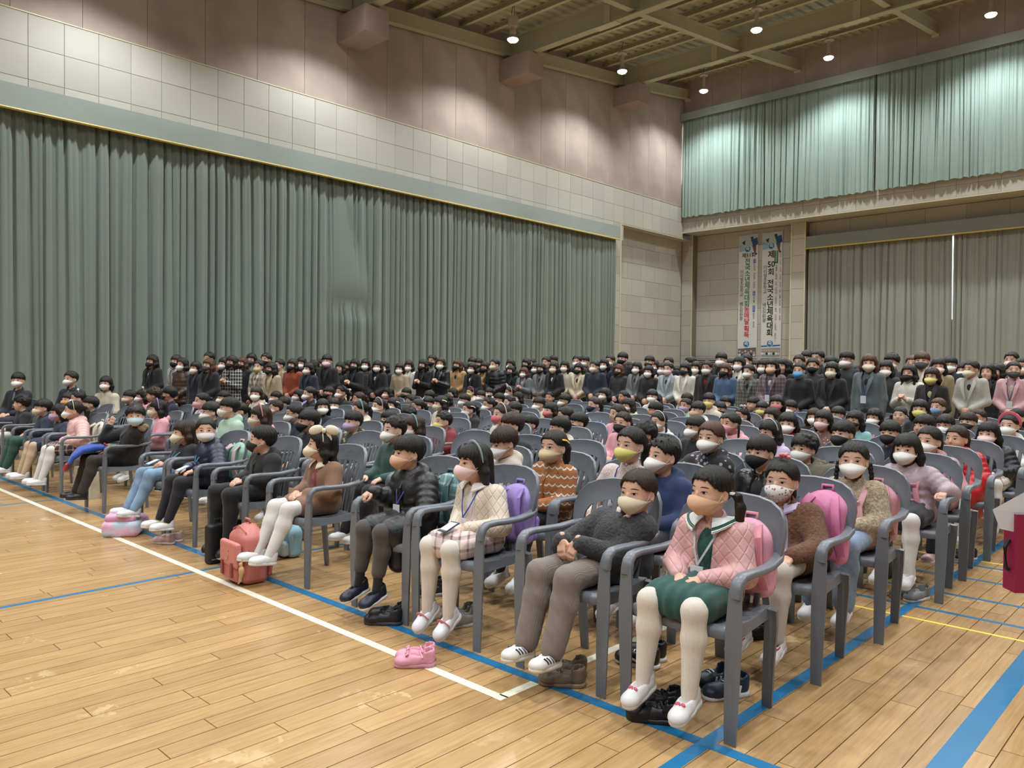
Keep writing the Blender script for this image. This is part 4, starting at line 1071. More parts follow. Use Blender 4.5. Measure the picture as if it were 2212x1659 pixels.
def acc_mesh(kind, hexcol):
    key = (kind, hexcol)
    if key not in ACC:
        m = plain('acc_'+kind+hexcol[1:], hexcol, .5, .08)
        mb = {'hb': lambda: arc_band(.016), 'hbw': lambda: arc_band(.032), 'hbthin': lambda: arc_band(.007), 'bow': lambda: bow(1.0), 'bigbow': lambda: bow(1.9), 'flower': lambda: flower(), 'clip': lambda: MB().sweep([(.085, -.01, .055), (.088, .03, .048), (.086, .06, .03)], rrect(.014, .005, .002, 2), up=(1, 0, .5)), 'tie': lambda: MB().lathe([(.013, -.006), (.019, -.004), (.019, .004), (.013, .006)], k=10), 'gl': glasses}[kind]()
        ACC[key] = mb.mesh({'hb': 'headband', 'hbw': 'headband', 'hbthin': 'headband', 'bow': 'hair_bow', 'bigbow': 'hair_bow', 'flower': 'flower_clip', 'clip': 'hair_clip', 'tie': 'hair_tie', 'gl': 'glasses'}[kind], m, auto=45)
    return ACC[key]
def flower():
    mb = MB()
    for i in range(6): a = i*pi/3; mb.ball((.020*math.cos(a), .010*math.sin(a), .004+.014*abs(math.sin(a))), (.017, .009, .010), R=Rz(a)[:3, :3])
    mb.ball((0, -.002, .008), .008); return mb
_hair_me = {}
def hair_mesh(style, col, adult, lod, seed=0):
    key = (style, adult, lod, seed)
    if key not in _hair_me: _hair_me[key] = hair(style, adult, .0055 if lod == 0 else .0085, 1+seed*7)
    k2 = key+(col,)
    if k2 not in _hair_me: _hair_me[k2] = _hair_me[key].mesh('hair', m_hair[col], smooth=True)
    return _hair_me[k2]
_mask_me = {}
def put_mask(parent, HM, kind, code, adult, pat=None, mhex=None):
    hexcol = mhex or MASKCOL[code]; key = (kind, adult)
    if key not in _mask_me: _mask_me[key] = make_mask(kind, adult)
    k2 = key+(hexcol, pat)
    if k2 not in _mask_me:
        a, e = _mask_me[key]; _mask_me[k2] = (a.mesh('face_mask', mask_mat(hexcol, pat), smooth=True), [x.mesh('ear_loop', m_loopk if code in 'knd' else m_loop, smooth=True) for x in e])
    a, e = _mask_me[k2]; o = obj('face_mask', a, parent, HM)
    for x in e: obj('ear_loop', x, o)
    return o
def put_acc(parent, HM, spec):
    kind, hexcol = spec[0], spec[1]
    M = {'bow': T(.03, -.0, .128), 'bigbow': T(.066, .005, .112)@Rx(.1)@Rz(1.25), 'flower': T(.01, .0, .125), 'tie': T(0, .112, .033)@Rx(1.2)}.get(kind, np.eye(4))
    if len(spec) > 2: M = T(*spec[2])
    return obj(acc_mesh(kind, hexcol).name.split('.')[0], acc_mesh(kind, hexcol), parent, HM@M)
def own_mat(o, m, slot=0):
    o.material_slots[slot].link = 'OBJECT'; o.material_slots[slot].material = m
# ---------------------------------------------------------------- children
_body_cache = {}
def child(X, Y, rz, label, hair_s='bowl', hcol='k', mask='w', mkind='kf', mpat=None, coat=('#222226', None, 'plain'), legs=('#24242a', None, 'trousers'), shoe=('#dcdcdd', '#d3d2cf'), skirt=None, sock=None, yaw=0.0, pitch=0.0, roll=0.0,
          headz=.935, headx=0.0, heady=0.0, lean=0.0, arms='lap', legp='hang', spread=0.0, acc=(), lod=1, tone=0, seed=0, group='seated children', inner=None, lanyard=None, J=None, furcol=None, collar=None, front=None, shoe_x=None):
    yw = math.radians(yaw); pt = math.radians(pitch); rl = math.radians(roll)
    if lod == 1:                         # quantised so that meshes are shared
        qy = round(yaw/12)*12; qz = round((headz-.935)/.03)*.03+.935
        arms_, legs_ = arms, legp; Jq = seat_joints(arms_, legs_, 0.0, 0.0, qz)
        key = (arms_, legs_, round(qz, 3), qy, pitch); HM = head_M(Jq, math.radians(qy), pt)
        if key not in _body_cache: _body_cache[key] = body_mesh(Jq, HM, 1)
        J = Jq; bm = _body_cache[key]; key2 = (arms_, round(qz, 3)); dz = headz-qz
    else:
        if J is None: J = seat_joints(arms, legp, lean, spread, headz, headx, heady)
        HM = head_M(J, yw, pt, rl); bm = body_mesh(J, HM, 0); dz = 0
    b = obj('person', bm, None, T(X, Y, 0)@Rz(rz)); tag(b, label, 'person', group)
    if tone: own_mat(b, m_skin[tone])
    obj('hair', hair_mesh(hair_s, hcol, False, lod, seed if lod == 0 else seed % 2), b, HM)
    if mask != '-': put_mask(b, HM, mkind, mask, False, mpat)
    for a in acc: put_acc(b, HM, a)
    if furcol:
        R_ = random.Random(seed); n = J['nek']; mb = Sdf()
        for i in range(26):
            a = -2.5+5.0*i/25; p = n+np.array([math.sin(a)*.098, .055+math.cos(a)*.055, .035-.02*math.cos(a)-.035*(abs(a) > 1.7)]); mb.ell(p, R_.uniform(.020, .028), .01)
        mb.fn(lambda P: .003*np.sin(P[..., 0]*260)*np.sin(P[..., 1]*250)*np.sin(P[..., 2]*270), 'disp'); mb.mesh(.008).build('fur_trim', cloth(furcol, 'fleece'), b, smooth=True)
    if collar:
        n = J['nek']; mb = MB(); k_, h1 = collar[0], collar[1]; dn, bk = (.075, .085) if k_ == 'sailor' else (.045, .035); P_ = []
        for i in range(25):
            a = -2.75+5.5*i/24; ss, cc = math.sin(a), math.cos(a); w_ = dn
            fr_ = np.array([ss*.052, cc*.050+.0, .016]); out = np.array([ss*(.052+w_*.95), cc*(.050+w_*.85), .018-w_*(.12+.75*cc*cc)])
            if k_ == 'pan': out = np.array([ss*(.052+w_), cc*(.050+w_*1.05), .014-w_*(.25+.8*cc*cc)])
            P_.append([n+np.array([0, .004, .012])+fr_, n+np.array([0, .004, .016])+fr_*.45+out*.55+np.array([0, 0, .006]), n+np.array([0, .004, .012])+out])
        mb.grid(P_); mb.grid([[p-np.array([0, 0, .006]) for p in r][::-1] for r in P_]); o_ = mb.build('collar', cloth(h1), b, smooth=True)
        if len(collar) > 2:
            for f_ in (.62, .80): MB().tube([r[1]*(1-f_)+r[2]*f_+np.array([0, 0, .003]) for r in P_], .0028, 5).build('collar_stripe', cloth(collar[2]), o_)
    if front:                                # zip or button band and pockets
        n, c_, p_ = J['nek'], J['che'], J['pel']; off = {'puffer': .124, 'longpuffer': .122, 'plain': .104, 'hood': .106, 'fleece': .110, 'fur': .110, 'long': .106}.get(coat[2], .10)
        MB().sweep([n+np.array([0, -.062, -.01]), c_+np.array([0, -off*.96, .03]), (c_+p_)/2+np.array([0, -off, 0]), p_+np.array([0, -off, .0])], rrect(.016, .006, .002, 2), up=(0, 1, 0)).build('front_band', plain('band_'+front[1:], front, .4, .05), b)
    if lod == 1:
        ck = (coat[2],)+key2
        if ck not in _coat_cache: _coat_cache[ck] = coat_sdf(J, coat[2]).mesh(.0145).mesh('coat', cloth('#222226'), smooth=True)
        c = obj('coat', _coat_cache[ck], b); own_mat(c, cloth(*coat[:2], *coat[3:]))
        lk = (legs[2], legp)
        if lk not in _coat_cache: _coat_cache[lk] = legs_sdf(J, legs[2]).mesh(.0145).mesh('trousers', cloth('#222226'), smooth=True)
        l = obj('trousers', _coat_cache[lk], b); own_mat(l, cloth(*legs[:2], *legs[3:]))
    else:
        S = coat_sdf(J, coat[2])
        if inner:                      # open front shows what is worn under it
            n = J['nek']; S.cone(n+np.array([0, -.088, .03]), J['pel']+np.array([0, -.112, .03]), .050, .036, .006, sub=True)
        c = S.mesh(.0095).build('coat', cloth(*coat[:2], *coat[3:]), b, smooth=True)
        if inner:
            S = Sdf(); S.cone(J['pel'], J['che'], .083, .086, .03).cone(J['che'], J['nek']-np.array([0, -.005, .03]), .080, .050, .03); S.cut((0, 0, SEAT), (0, 0, -1))
            S.mesh(.013).build('top', cloth(*inner), b, smooth=True)
        legs_sdf(J, legs[2]).mesh(.0098).build('tights' if legs[2] == 'tights' else 'trousers', cloth(*legs[:2], *legs[3:]), b, smooth=True)
        if skirt: skirt_sdf(J).mesh(.010).build('skirt', cloth(*skirt), b, smooth=True)
        if sock:
            for n in 'rl':
                d = J['ank'+n]-J['kne'+n]; MB().tube([J['kne'+n]+d*.74, J['kne'+n]+d*.9, J['ank'+n], J['ank'+n]+d*.12], [.029, .028, .030, .030], 12).build('sock', cloth(*sock), b, smooth=True)
        if lanyard:
            n, c_ = J['nek'], J['che']; fr = np.array([c_[0]-.005, c_[1]-.135, .635])
            for s in (-1, 1): MB().sweep([n+np.array([s*.050, .02, .035]), n+np.array([s*.062, -.05, -.01]), c_+np.array([s*.030, -.118, .0]), fr], rrect(.010, .002, .0008, 2), up=(0, 1, 0)).build('lanyard_strap', cloth(lanyard), b)
            MB().box(fr+np.array([0, -.004, -.045]), (.030, .002, .042)).build('name_card', plain('name_card', '#cfd2d6', .3, .02), b)
    so = shoes(b, J, *shoe)
    for o in so:
        if shoe_x == 'holes' or shoe_x == 'holesbow':
            hm = plain('clog_hole', '#23252c', .6, .02)
            for (x_, y_) in ((-.016, -.085), (0, -.088), (.016, -.085), (-.022, -.10), (-.007, -.103), (.009, -.103), (.024, -.10), (-.012, -.118), (.004, -.12)):
                MB().lathe([(.0034, -.006), (.0034, .0022)], (x_, y_, -.0082-x_*x_*14-max(0, (-y_-.092))*.30), 8).build('vent_hole', hm, o)
            if shoe_x == 'holesbow': bow(.42, False).build('bow_charm', plain('charm_pink', '#d0566f', .4, .03), o, smooth=True, M=T(0, -.078, -.006)@Rx(-1.0))
        if shoe_x == 'stripe':
            q = plain('navy_stripe', '#232b45', .6, .02)
            for y_ in (-.02, -.04, -.06, -.078, -.096):
                P_ = [(math.sin(a)*.0415, y_-.022*abs(math.sin(a))**2*(-1), -.036+math.cos(a)*.0335) for a in np.linspace(-1.45, 1.45, 11) if abs(a) > .42]
                for side in (P_[:len(P_)//2], P_[len(P_)//2:]): MB().sweep(side, rrect(.008, .003, .001, 2), up=(0, 1, 0)).build('stripe', q, o)
        if shoe_x == 'strap':
            MB().sweep([(math.sin(a)*.0405, -.058, -.036+math.cos(a)*.0385) for a in np.linspace(-1.4, 1.4, 11)], rrect(.026, .004, .0015, 2), up=(0, 1, 0)).build('strap', plain('pink_strap', '#d8848c', .5, .03), o, auto=40)
        if shoe_x == 'trim':
            MB().tube([(math.sin(a)*.030, -.045+math.cos(a)*.04, -.010-.006*math.cos(a)) for a in np.linspace(0, 2*pi, 15)[:-1]], .0035, 5, closed=True).build('trim', plain('magenta_trim', '#b02a68', .5, .03), o)
    return b, HM, J
# ================================================================ STANDING ADULT (1.62 m, origin on the floor, faces -Y)
def stand_joints(arms='clasp', fem=True):
    w = 1.0 if fem else 1.12; J = {}
    J['pel'] = np.array([0, .005, .88]); J['che'] = np.array([0, .012, 1.20]); J['nek'] = np.array([0, .018, 1.375]); J['head'] = np.array([0, -.008, 1.508])
    for s, n in ((-1, 'r'), (1, 'l')):
        J['sh'+n] = np.array([s*.142*w, .018, 1.325]); J['hip'+n] = np.array([s*.085, .005, .86]); J['kne'+n] = np.array([s*.085, -.005, .47]); J['ank'+n] = np.array([s*.085, .02, .085]); J['toe'+n] = np.array([s*.10, -.12, .02])
        if arms == 'clasp': J['elb'+n] = np.array([s*.196*w, .015, 1.06]); J['wri'+n] = np.array([s*.050, -.165, .95]); J['hd'+n] = (np.array([-s*.8, -.25, -.55]), np.array([s*.2, -.9, .35]), 'lap')
        elif arms == 'up': J['elb'+n] = np.array([s*.190*w, -.03, 1.06]); J['wri'+n] = np.array([s*.055, -.20, 1.14]); J['hd'+n] = (np.array([-s*.5, -.5, .5]), np.array([s*.3, -.6, .7]), 'grip')
        else: J['elb'+n] = np.array([s*.182*w, .025, 1.04]); J['wri'+n] = np.array([s*.180*w, -.02, .80]); J['hd'+n] = (np.array([0, -.1, -1]), np.array([s, 0, 0]), 'lap')
    return J
def adult_coat(J, long=True, vcut=True, t=.012, puff=False, fem=True):
    S = Sdf(); w = 1.0 if fem else 1.12; rip = (.012, .07) if puff else None
    zh = .60 if long else .80
    for s in (-1, 1):
        S.cone((s*.055*w, .012, 1.24), (s*.050*w, .008, .98), .096+t, .086+t, .04, rip); S.cone((s*.050*w, .008, .98), (s*.066*w, .005, zh), .086+t, .112+t, .04, rip)
        S.cone((s*.06, .016, 1.30), (s*.130*w, .018, 1.318), .064+t, .050+t, .03)
    S.cone((0, .018, 1.30), (0, .020, 1.385), .085+t, .060+t, .03)
    for n in 'lr': S.chain([J['sh'+n], J['elb'+n], J['wri'+n]+(J['elb'+n]-J['wri'+n])*.08], [.052+t, .044+t, .037+t*.8], .025, rip)
    S.ell((0, -.005, 1.435), (.054, .058, .060), .01, sub=True)
    if vcut:
        S.cone((0, -.130, 1.43), (0, -.128, 1.03), .078, .026, .01, sub=True)
    S.cut((0, 0, zh), (0, 0, -1)); return S
def adult_legs(J, skirt=False):
    S = Sdf()
    for n in 'lr': S.chain([J['hip'+n], J['kne'+n], J['ank'+n]+np.array([0, 0, .02])], [.092, .066, .046], .03)
    S.ell(J['pel'], (.15, .11, .09), .03); return S
_ad = {}
def ad_mesh(key, f):
    if key not in _ad: _ad[key] = f()
    return _ad[key]
def adult(X, Y, rz, hz, label, hair_s='long', hcol='k', mask='w', mkind='kf', coat=('#222226', None), top='#1c1c1f', yaw=0, arms='clasp', style='coat', acc=(), fem=True, seed=0, tone=0, lanyard=None, legs='#1f1f24', group='standing parents and teachers', seated=False):
    k = hz/1.508; qy = round(yaw/15)*15
    J = stand_joints(arms, fem)
    HM = head_M(J, math.radians(qy), 0, 0, 1.10)
    bm = ad_mesh(('b', arms, fem, qy), lambda: body_mesh(J, HM, 1, True, .95))
    b = obj('person', bm, None, T(X, Y, 0)@Rz(rz)@Sc(k)); tag(b, label, 'person', group)
    if tone: own_mat(b, m_skin[tone])
    obj('hair', hair_mesh(hair_s, hcol, True, 1, seed % 2), b, HM)
    if mask != '-': put_mask(b, HM, mkind, mask, True)
    for a in acc: put_acc(b, HM, a)
    long, v, puff = {'coat': (True, True, False), 'closed': (True, False, False), 'jacket': (False, True, False), 'puffer': (False, False, True), 'suit': (False, True, False)}[style]
    cm = ad_mesh(('c', arms, fem, style), lambda: adult_coat(J, long, v, .012 if not puff else .02, puff, fem).mesh(.0165).mesh('coat', cloth('#222226'), smooth=True))
    c = obj('coat', cm, b); own_mat(c, cloth(*coat))
    if v:
        def top_():
            S = Sdf(); w = 1.0 if fem else 1.1
            for s in (-1, 1): S.cone((s*.050*w, .010, 1.24), (s*.048*w, .008, .9), .094, .080, .04)
            S.cone((0, .016, 1.28), (0, .016, 1.395), .085, .056, .03); S.cut((0, 0, 1.40), (0, 0, 1)); return S.mesh(.018).mesh('top', cloth('#222226'), smooth=True)
        o = obj('top', ad_mesh(('t', fem), top_), b); own_mat(o, cloth(top))
        if style in ('coat', 'suit'):
            def lap():
                mb = MB()
                for s in (-1, 1): mb.sweep([(s*.065, -.060, 1.395), (s*.078, -.112, 1.32), (s*.060, -.150, 1.22), (s*.022, -.152, 1.09)], rrect(.050, .008, .003, 2), up=(0, 1, 0), scales=[(.5, 1), (1.1, 1), (.9, 1), (.25, 1)])
                return mb.mesh('lapel', cloth('#222226'), auto=40)
            o = obj('lapel', ad_mesh(('lapel',), lap), b); own_mat(o, cloth(*coat))
    lm = ad_mesh(('l', arms), lambda: adult_legs(J).mesh(.022).mesh('trousers', cloth('#222226'), smooth=True))
    o = obj('trousers', lm, b); own_mat(o, cloth(legs))
    if lanyard:
        for s in (-1, 1): MB().sweep([(s*.06, -.03, 1.40), (s*.055, -.115, 1.33), (s*.03, -.15, 1.2), (0, -.165, 1.08)], rrect(.012, .002, .0008, 2), up=(0, 1, 0)).build('lanyard_strap', cloth(lanyard), b)
        MB().box((0, -.172, 1.03), (.035, .002, .05)).build('name_card', plain('name_card', '#cfd2d6', .3, .02), b)
    shoes(b, J, '#1b1a1b', '#151516', 1.3)
    return b, HM
# ================================================================ WHO SITS WHERE
ROWY = [3.02, 3.85, 4.64, 5.69, 6.41, 7.21, 7.99, 8.77, 9.55, 10.33, 11.11]
ORD = ['first', 'second', 'third', 'fourth', 'fifth', 'sixth', 'seventh', 'eighth', 'ninth', 'tenth', 'eleventh', 'twelfth', 'thirteenth', 'fourteenth', 'fifteenth', 'sixteenth', 'seventeenth', 'eighteenth', 'nineteenth', 'twentieth', 'last', 'last']
ROWN = ['front']+ORD[1:]
MASKN = {'w': 'white', 'k': 'black', 'y': 'yellow', 'p': 'pink', 'v': 'lavender', 'g': 'green', 'm': 'mint', 'b': 'blue', 'l': 'pale blue', 'c': 'cream', 'n': 'navy', 't': 'peach', 'r': 'rose', 'd': 'charcoal', 'e': 'beige', 'o': 'orange', 'f': 'dark green', 's': 'sky blue', 'q': 'pale pink'}
HN = {'B': 'bowl', 'S': 'spiky', 'C': 'curly', 'D': 'parted', 'L': 'long', 'O': 'bob', 'W': 'wavy', 'P': 'pony', 'T': 'twin', 'U': 'bun', 'X': 'braid', 'R': 'crop'}
HT = {'bowl': 'bowl haircut', 'spiky': 'spiky hair', 'curly': 'curly hair', 'parted': 'parted hair', 'long': 'long hair', 'bob': 'bob', 'wavy': 'wavy hair', 'pony': 'ponytail', 'twin': 'pigtails', 'bun': 'bun', 'braid': 'braids', 'crop': 'short hair'}
MK = {'k': 'kf', 'b': 'beak', 'f': 'flat', 'd': 'dome'}
KC = {'blk': ('black coat', '#19191c', None, 'plain'), 'bkh': ('black hooded coat', '#18181b', None, 'hood'), 'bkp': ('black puffer', '#1b1c20', 'puffer', 'puffer'), 'nvy': ('navy coat', '#1e2538', None, 'plain'), 'nvp': ('navy puffer', '#20283f', 'puffer', 'puffer'),
      'gry': ('grey puffer', '#4a4b50', 'puffer', 'puffer'), 'crm': ('cream coat', '#d2c7b3', None, 'hood'), 'wht': ('white coat', '#d7d4cf', None, 'hood'), 'pnk': ('pink coat', '#d79aa3', None, 'hood'), 'pst': ('pastel hooded coat', '#d9dbe3', 'pastel', 'hood', '#e3b7d2', '#bfe0dc'),
      'mnt': ('mint hoodie', '#a9c4b0', None, 'hood'), 'mnw': ('mint coat', '#a8d2bd', None, 'plain'), 'grn': ('dark green coat', '#2b4a42', None, 'hood'), 'red': ('red puffer', '#b3212b', 'puffer', 'puffer'), 'rdw': ('red and white jacket', '#a63238', 'stripe', 'plain', '#d8d2c8'), 'pur': ('purple coat', '#8f79b5', None, 'hood'), 'lil': ('lilac coat', '#c3b2cd', None, 'hood'),
      'cam': ('camouflage jacket', '#3b3d2e', 'camo', 'hood', '#22231b', '#a89c7e'), 'blu': ('blue coat', '#3b5e92', None, 'hood'), 'bwv': ('blue wave patterned jacket', '#3a5fa8', 'camo', 'fleece', '#cfe0ee', '#8fb4dd'), 'tan': ('tan coat', '#a98a63', None, 'plain'), 'brn': ('brown coat', '#5b4234', None, 'plain'), 'sal': ('salmon coat', '#c97e72', None, 'plain'),
      'twd': ('pink tweed coat', '#c9b1a8', 'tweed', 'plain', '#ddd3cb'), 'plb': ('beige plaid coat', '#c3b298', 'check', 'plain', '#3a3128'), 'flo': ('black floral coat', '#1c1b1f', 'floral', 'puffer', '#b9a9b8'), 'lth': ('black leather jacket', '#151517', 'leather', 'plain'), 'olv': ('olive coat', '#5f5a48', None, 'fur'), 'fur': ('black fur hooded coat', '#1a1b1e', None, 'fur'),
      'vst': ('cream vest', '#d7cba6', None, 'vest'), 'tea': ('teal vest', '#86b6b4', None, 'vest'), 'pat': ('brown patterned coat', '#7c5c54', 'dots', 'plain', '#c9a9a0'), 'rgr': ('red and grey coat', '#7f2a30', None, 'hood'), 'yel': ('black jacket with yellow trim', '#1c1c1f', 'stripe', 'plain', '#1c1c1f')}
# x, y of the head in the photo | hair + colour | mask + shape | coat | head turn | extras
KIDS = '''5 876 Lb -- plb 0
46 869 Ck -- blk -10
120 866 Lk vd blk 10
147 863 Lb od brn 20
168 863 Pk wk pnk 0 bow#e4e0d8
195 871 Bk wk blk 0
244 853 Lk wk wht 0
284 858 Bk cd yel 5
308 856 Lk wk pnk 0 bow#ddd8d0
332 855 Cb -- brn -10
361 851 Bk nd nvy -10
395 852 Bk kk yel 0
340 883 Lk cd pnk 0 hbw#a98fc4
435 868 Pk pd pst 10
478 847 Bb cd brn 0
482 861 Bk ck blk 10
495 881 Bk wd mnt -5
455 890 Bk wk blk 0 gl#222222
517 889 Pk wk nvy 0
552 851 Lb wk crm 30
580 843 Pk wk blk 0
561 862 Pk yd pst 15
595 857 Bk wk blk 0
595 881 Sb wk grn 0
561 901 Lb cd pnk 0 hbw#d98f92
645 855 Lk wd pur 0
668 853 Pk wk blk 0
612 871 Bk ck blk 0
635 895 Rk wk nvy 0 gl#333333
694 878 Lk wk blk 40
718 874 Bk wk gry 38
709 847 Bk kk blk 15
737 848 Pk wk blk 10 hb#1f1f22
749 858 Pk yd rdw 20 bow#e2e0dc
774 863 Pb -- rdw 0
777 887 Pk wk crm 0 hbw#7fb9b7
763 911 Bk vd cam 5
666 914 Bk kd bkh 0
817 877 Pk wk pnk 10 hb#d8b7b5
849 877 Ok wk blk 10 clip#e8c9cc
838 849 Ok qk pnk 0 hb#1b1b1d
877 851 Bk kk blu 10
901 846 Pk wk wht 0 hb#d7a0b0
887 868 Wk wk blk 0
901 878 Pk wk nvy 0
924 872 Bk ck crm 20
881 895 Ck kk blk 5
838 904 Bk kk blk 10
852 929 Sk wk grn 0
892 920 Ob wf sal 0 hb#86b5b0
926 858 Bk wk blk 0
951 874 Lk cd crm 0 clip#d8c98a
957 911 Sk yd rgr 0
966 863 Lk wk blk 10
977 849 Lk wk pnk 0
1003 866 Bk wk blk 0
995 843 Bk qk nvy 10
1015 849 Pk yd crm 15 hb#d9728a
1037 856 Bk wk wht 20
1055 848 Bk cd wht 20
1012 883 Pk wf bkh 0 clip#c9b27a
1055 874 Pk wk blk 5 bow#1d1d20
1077 864 Bk cd blk 5
1100 868 Sk mk blk 0
1083 895 Pb rd crm 0 hb#d9d0be
1111 889 Bk wk blk 0
1100 847 Pk wk crm 0 hb#dcd8d2
1118 860 Lk wk blk 0
1144 915 Bk nd nvy 5
1106 921 Bb -- blk -10
1164 875 Bk wk crm 0
1160 860 Lb -- pnk 0
1187 861 Pk -- blk 20 hb#1d1d1f
1189 886 Lk rd blk 5
1221 901 Xk -- blk -20
1209 926 Bk -- crm -20
1218 866 Bk wk blk 0
1207 842 Bk wk wht 10
1249 914 Bk kk blk -5
1253 846 Bk vd nvy 25
1291 862 Pb wk blk 0
1283 876 Pb nk bwv 0
1306 854 Ok wk blk 0
1335 895 Pb -- pnk -10
1346 859 Pk -- blk 0
1357 875 Ok wk crm 0
1345 914 Pk kk pnk 10
1408 857 Bk wk wht 20
1417 866 Lk wk nvy 0
1415 887 Bk -- blk -20
1423 909 Xk wk wht 0 hbthin#dcd8d2
1395 941 Ck -- blk -15
1480 877 Pk vd mnw 15
1483 862 Bb ck blk 0
1500 856 Lb yd wht 20
1506 888 Bk td wht 0
1541 866 Bk yd crm 30
1555 884 Bk kk crm 30
1567 872 Bk ck blk 10
1501 923 Bk wk bkh 0
1570 914 Pb qk pnk 0
1595 864 Bk wk blk 15 gl#222222
1626 874 Bk -- blk -15
1646 883 Bk yd brn 10
1677 874 Lk rd brn 25
1708 881 Bk wk blu 0
1729 871 Bk qk nvy 0
1764 875 Lk vd blk 10
1800 874 Lk qd crm 15
1809 895 Bk gd blu 10
1840 883 Bk -- blk -25
1744 900 Lb wk blk 35
1780 911 Lk qd pat 5
1847 906 Lk kk tea 5
1887 901 Lk wk pnk 15
1884 878 Bk wk wht 0
1700 915 Ok wk red 32
1601 897 Pk wk pnk 5 bow#c9b7b0
1580 917 Xk pd pnk -5
1661 932 Ok wk lil 0 hbthin#d9d6d0
1666 901 Lb -- brn 0
1821 938 Bk kk fur 10
1944 897 Tk -- vst 20
1985 886 Lk yd blk 35
2026 880 Rc bd nvy 5
1997 919 Bk -- blk -10
2040 920 Bk wk blk 15 gl#5b4a4a
2092 910 Bb kk nvy 0
2114 902 Pb wk pnk 0
2159 896 Bk wk blk 0
2182 920 Pk wk wht 5 hbw#d8627c
1922 937 Bk kk nvy 20
2196 905 Pk wk blk 0'''
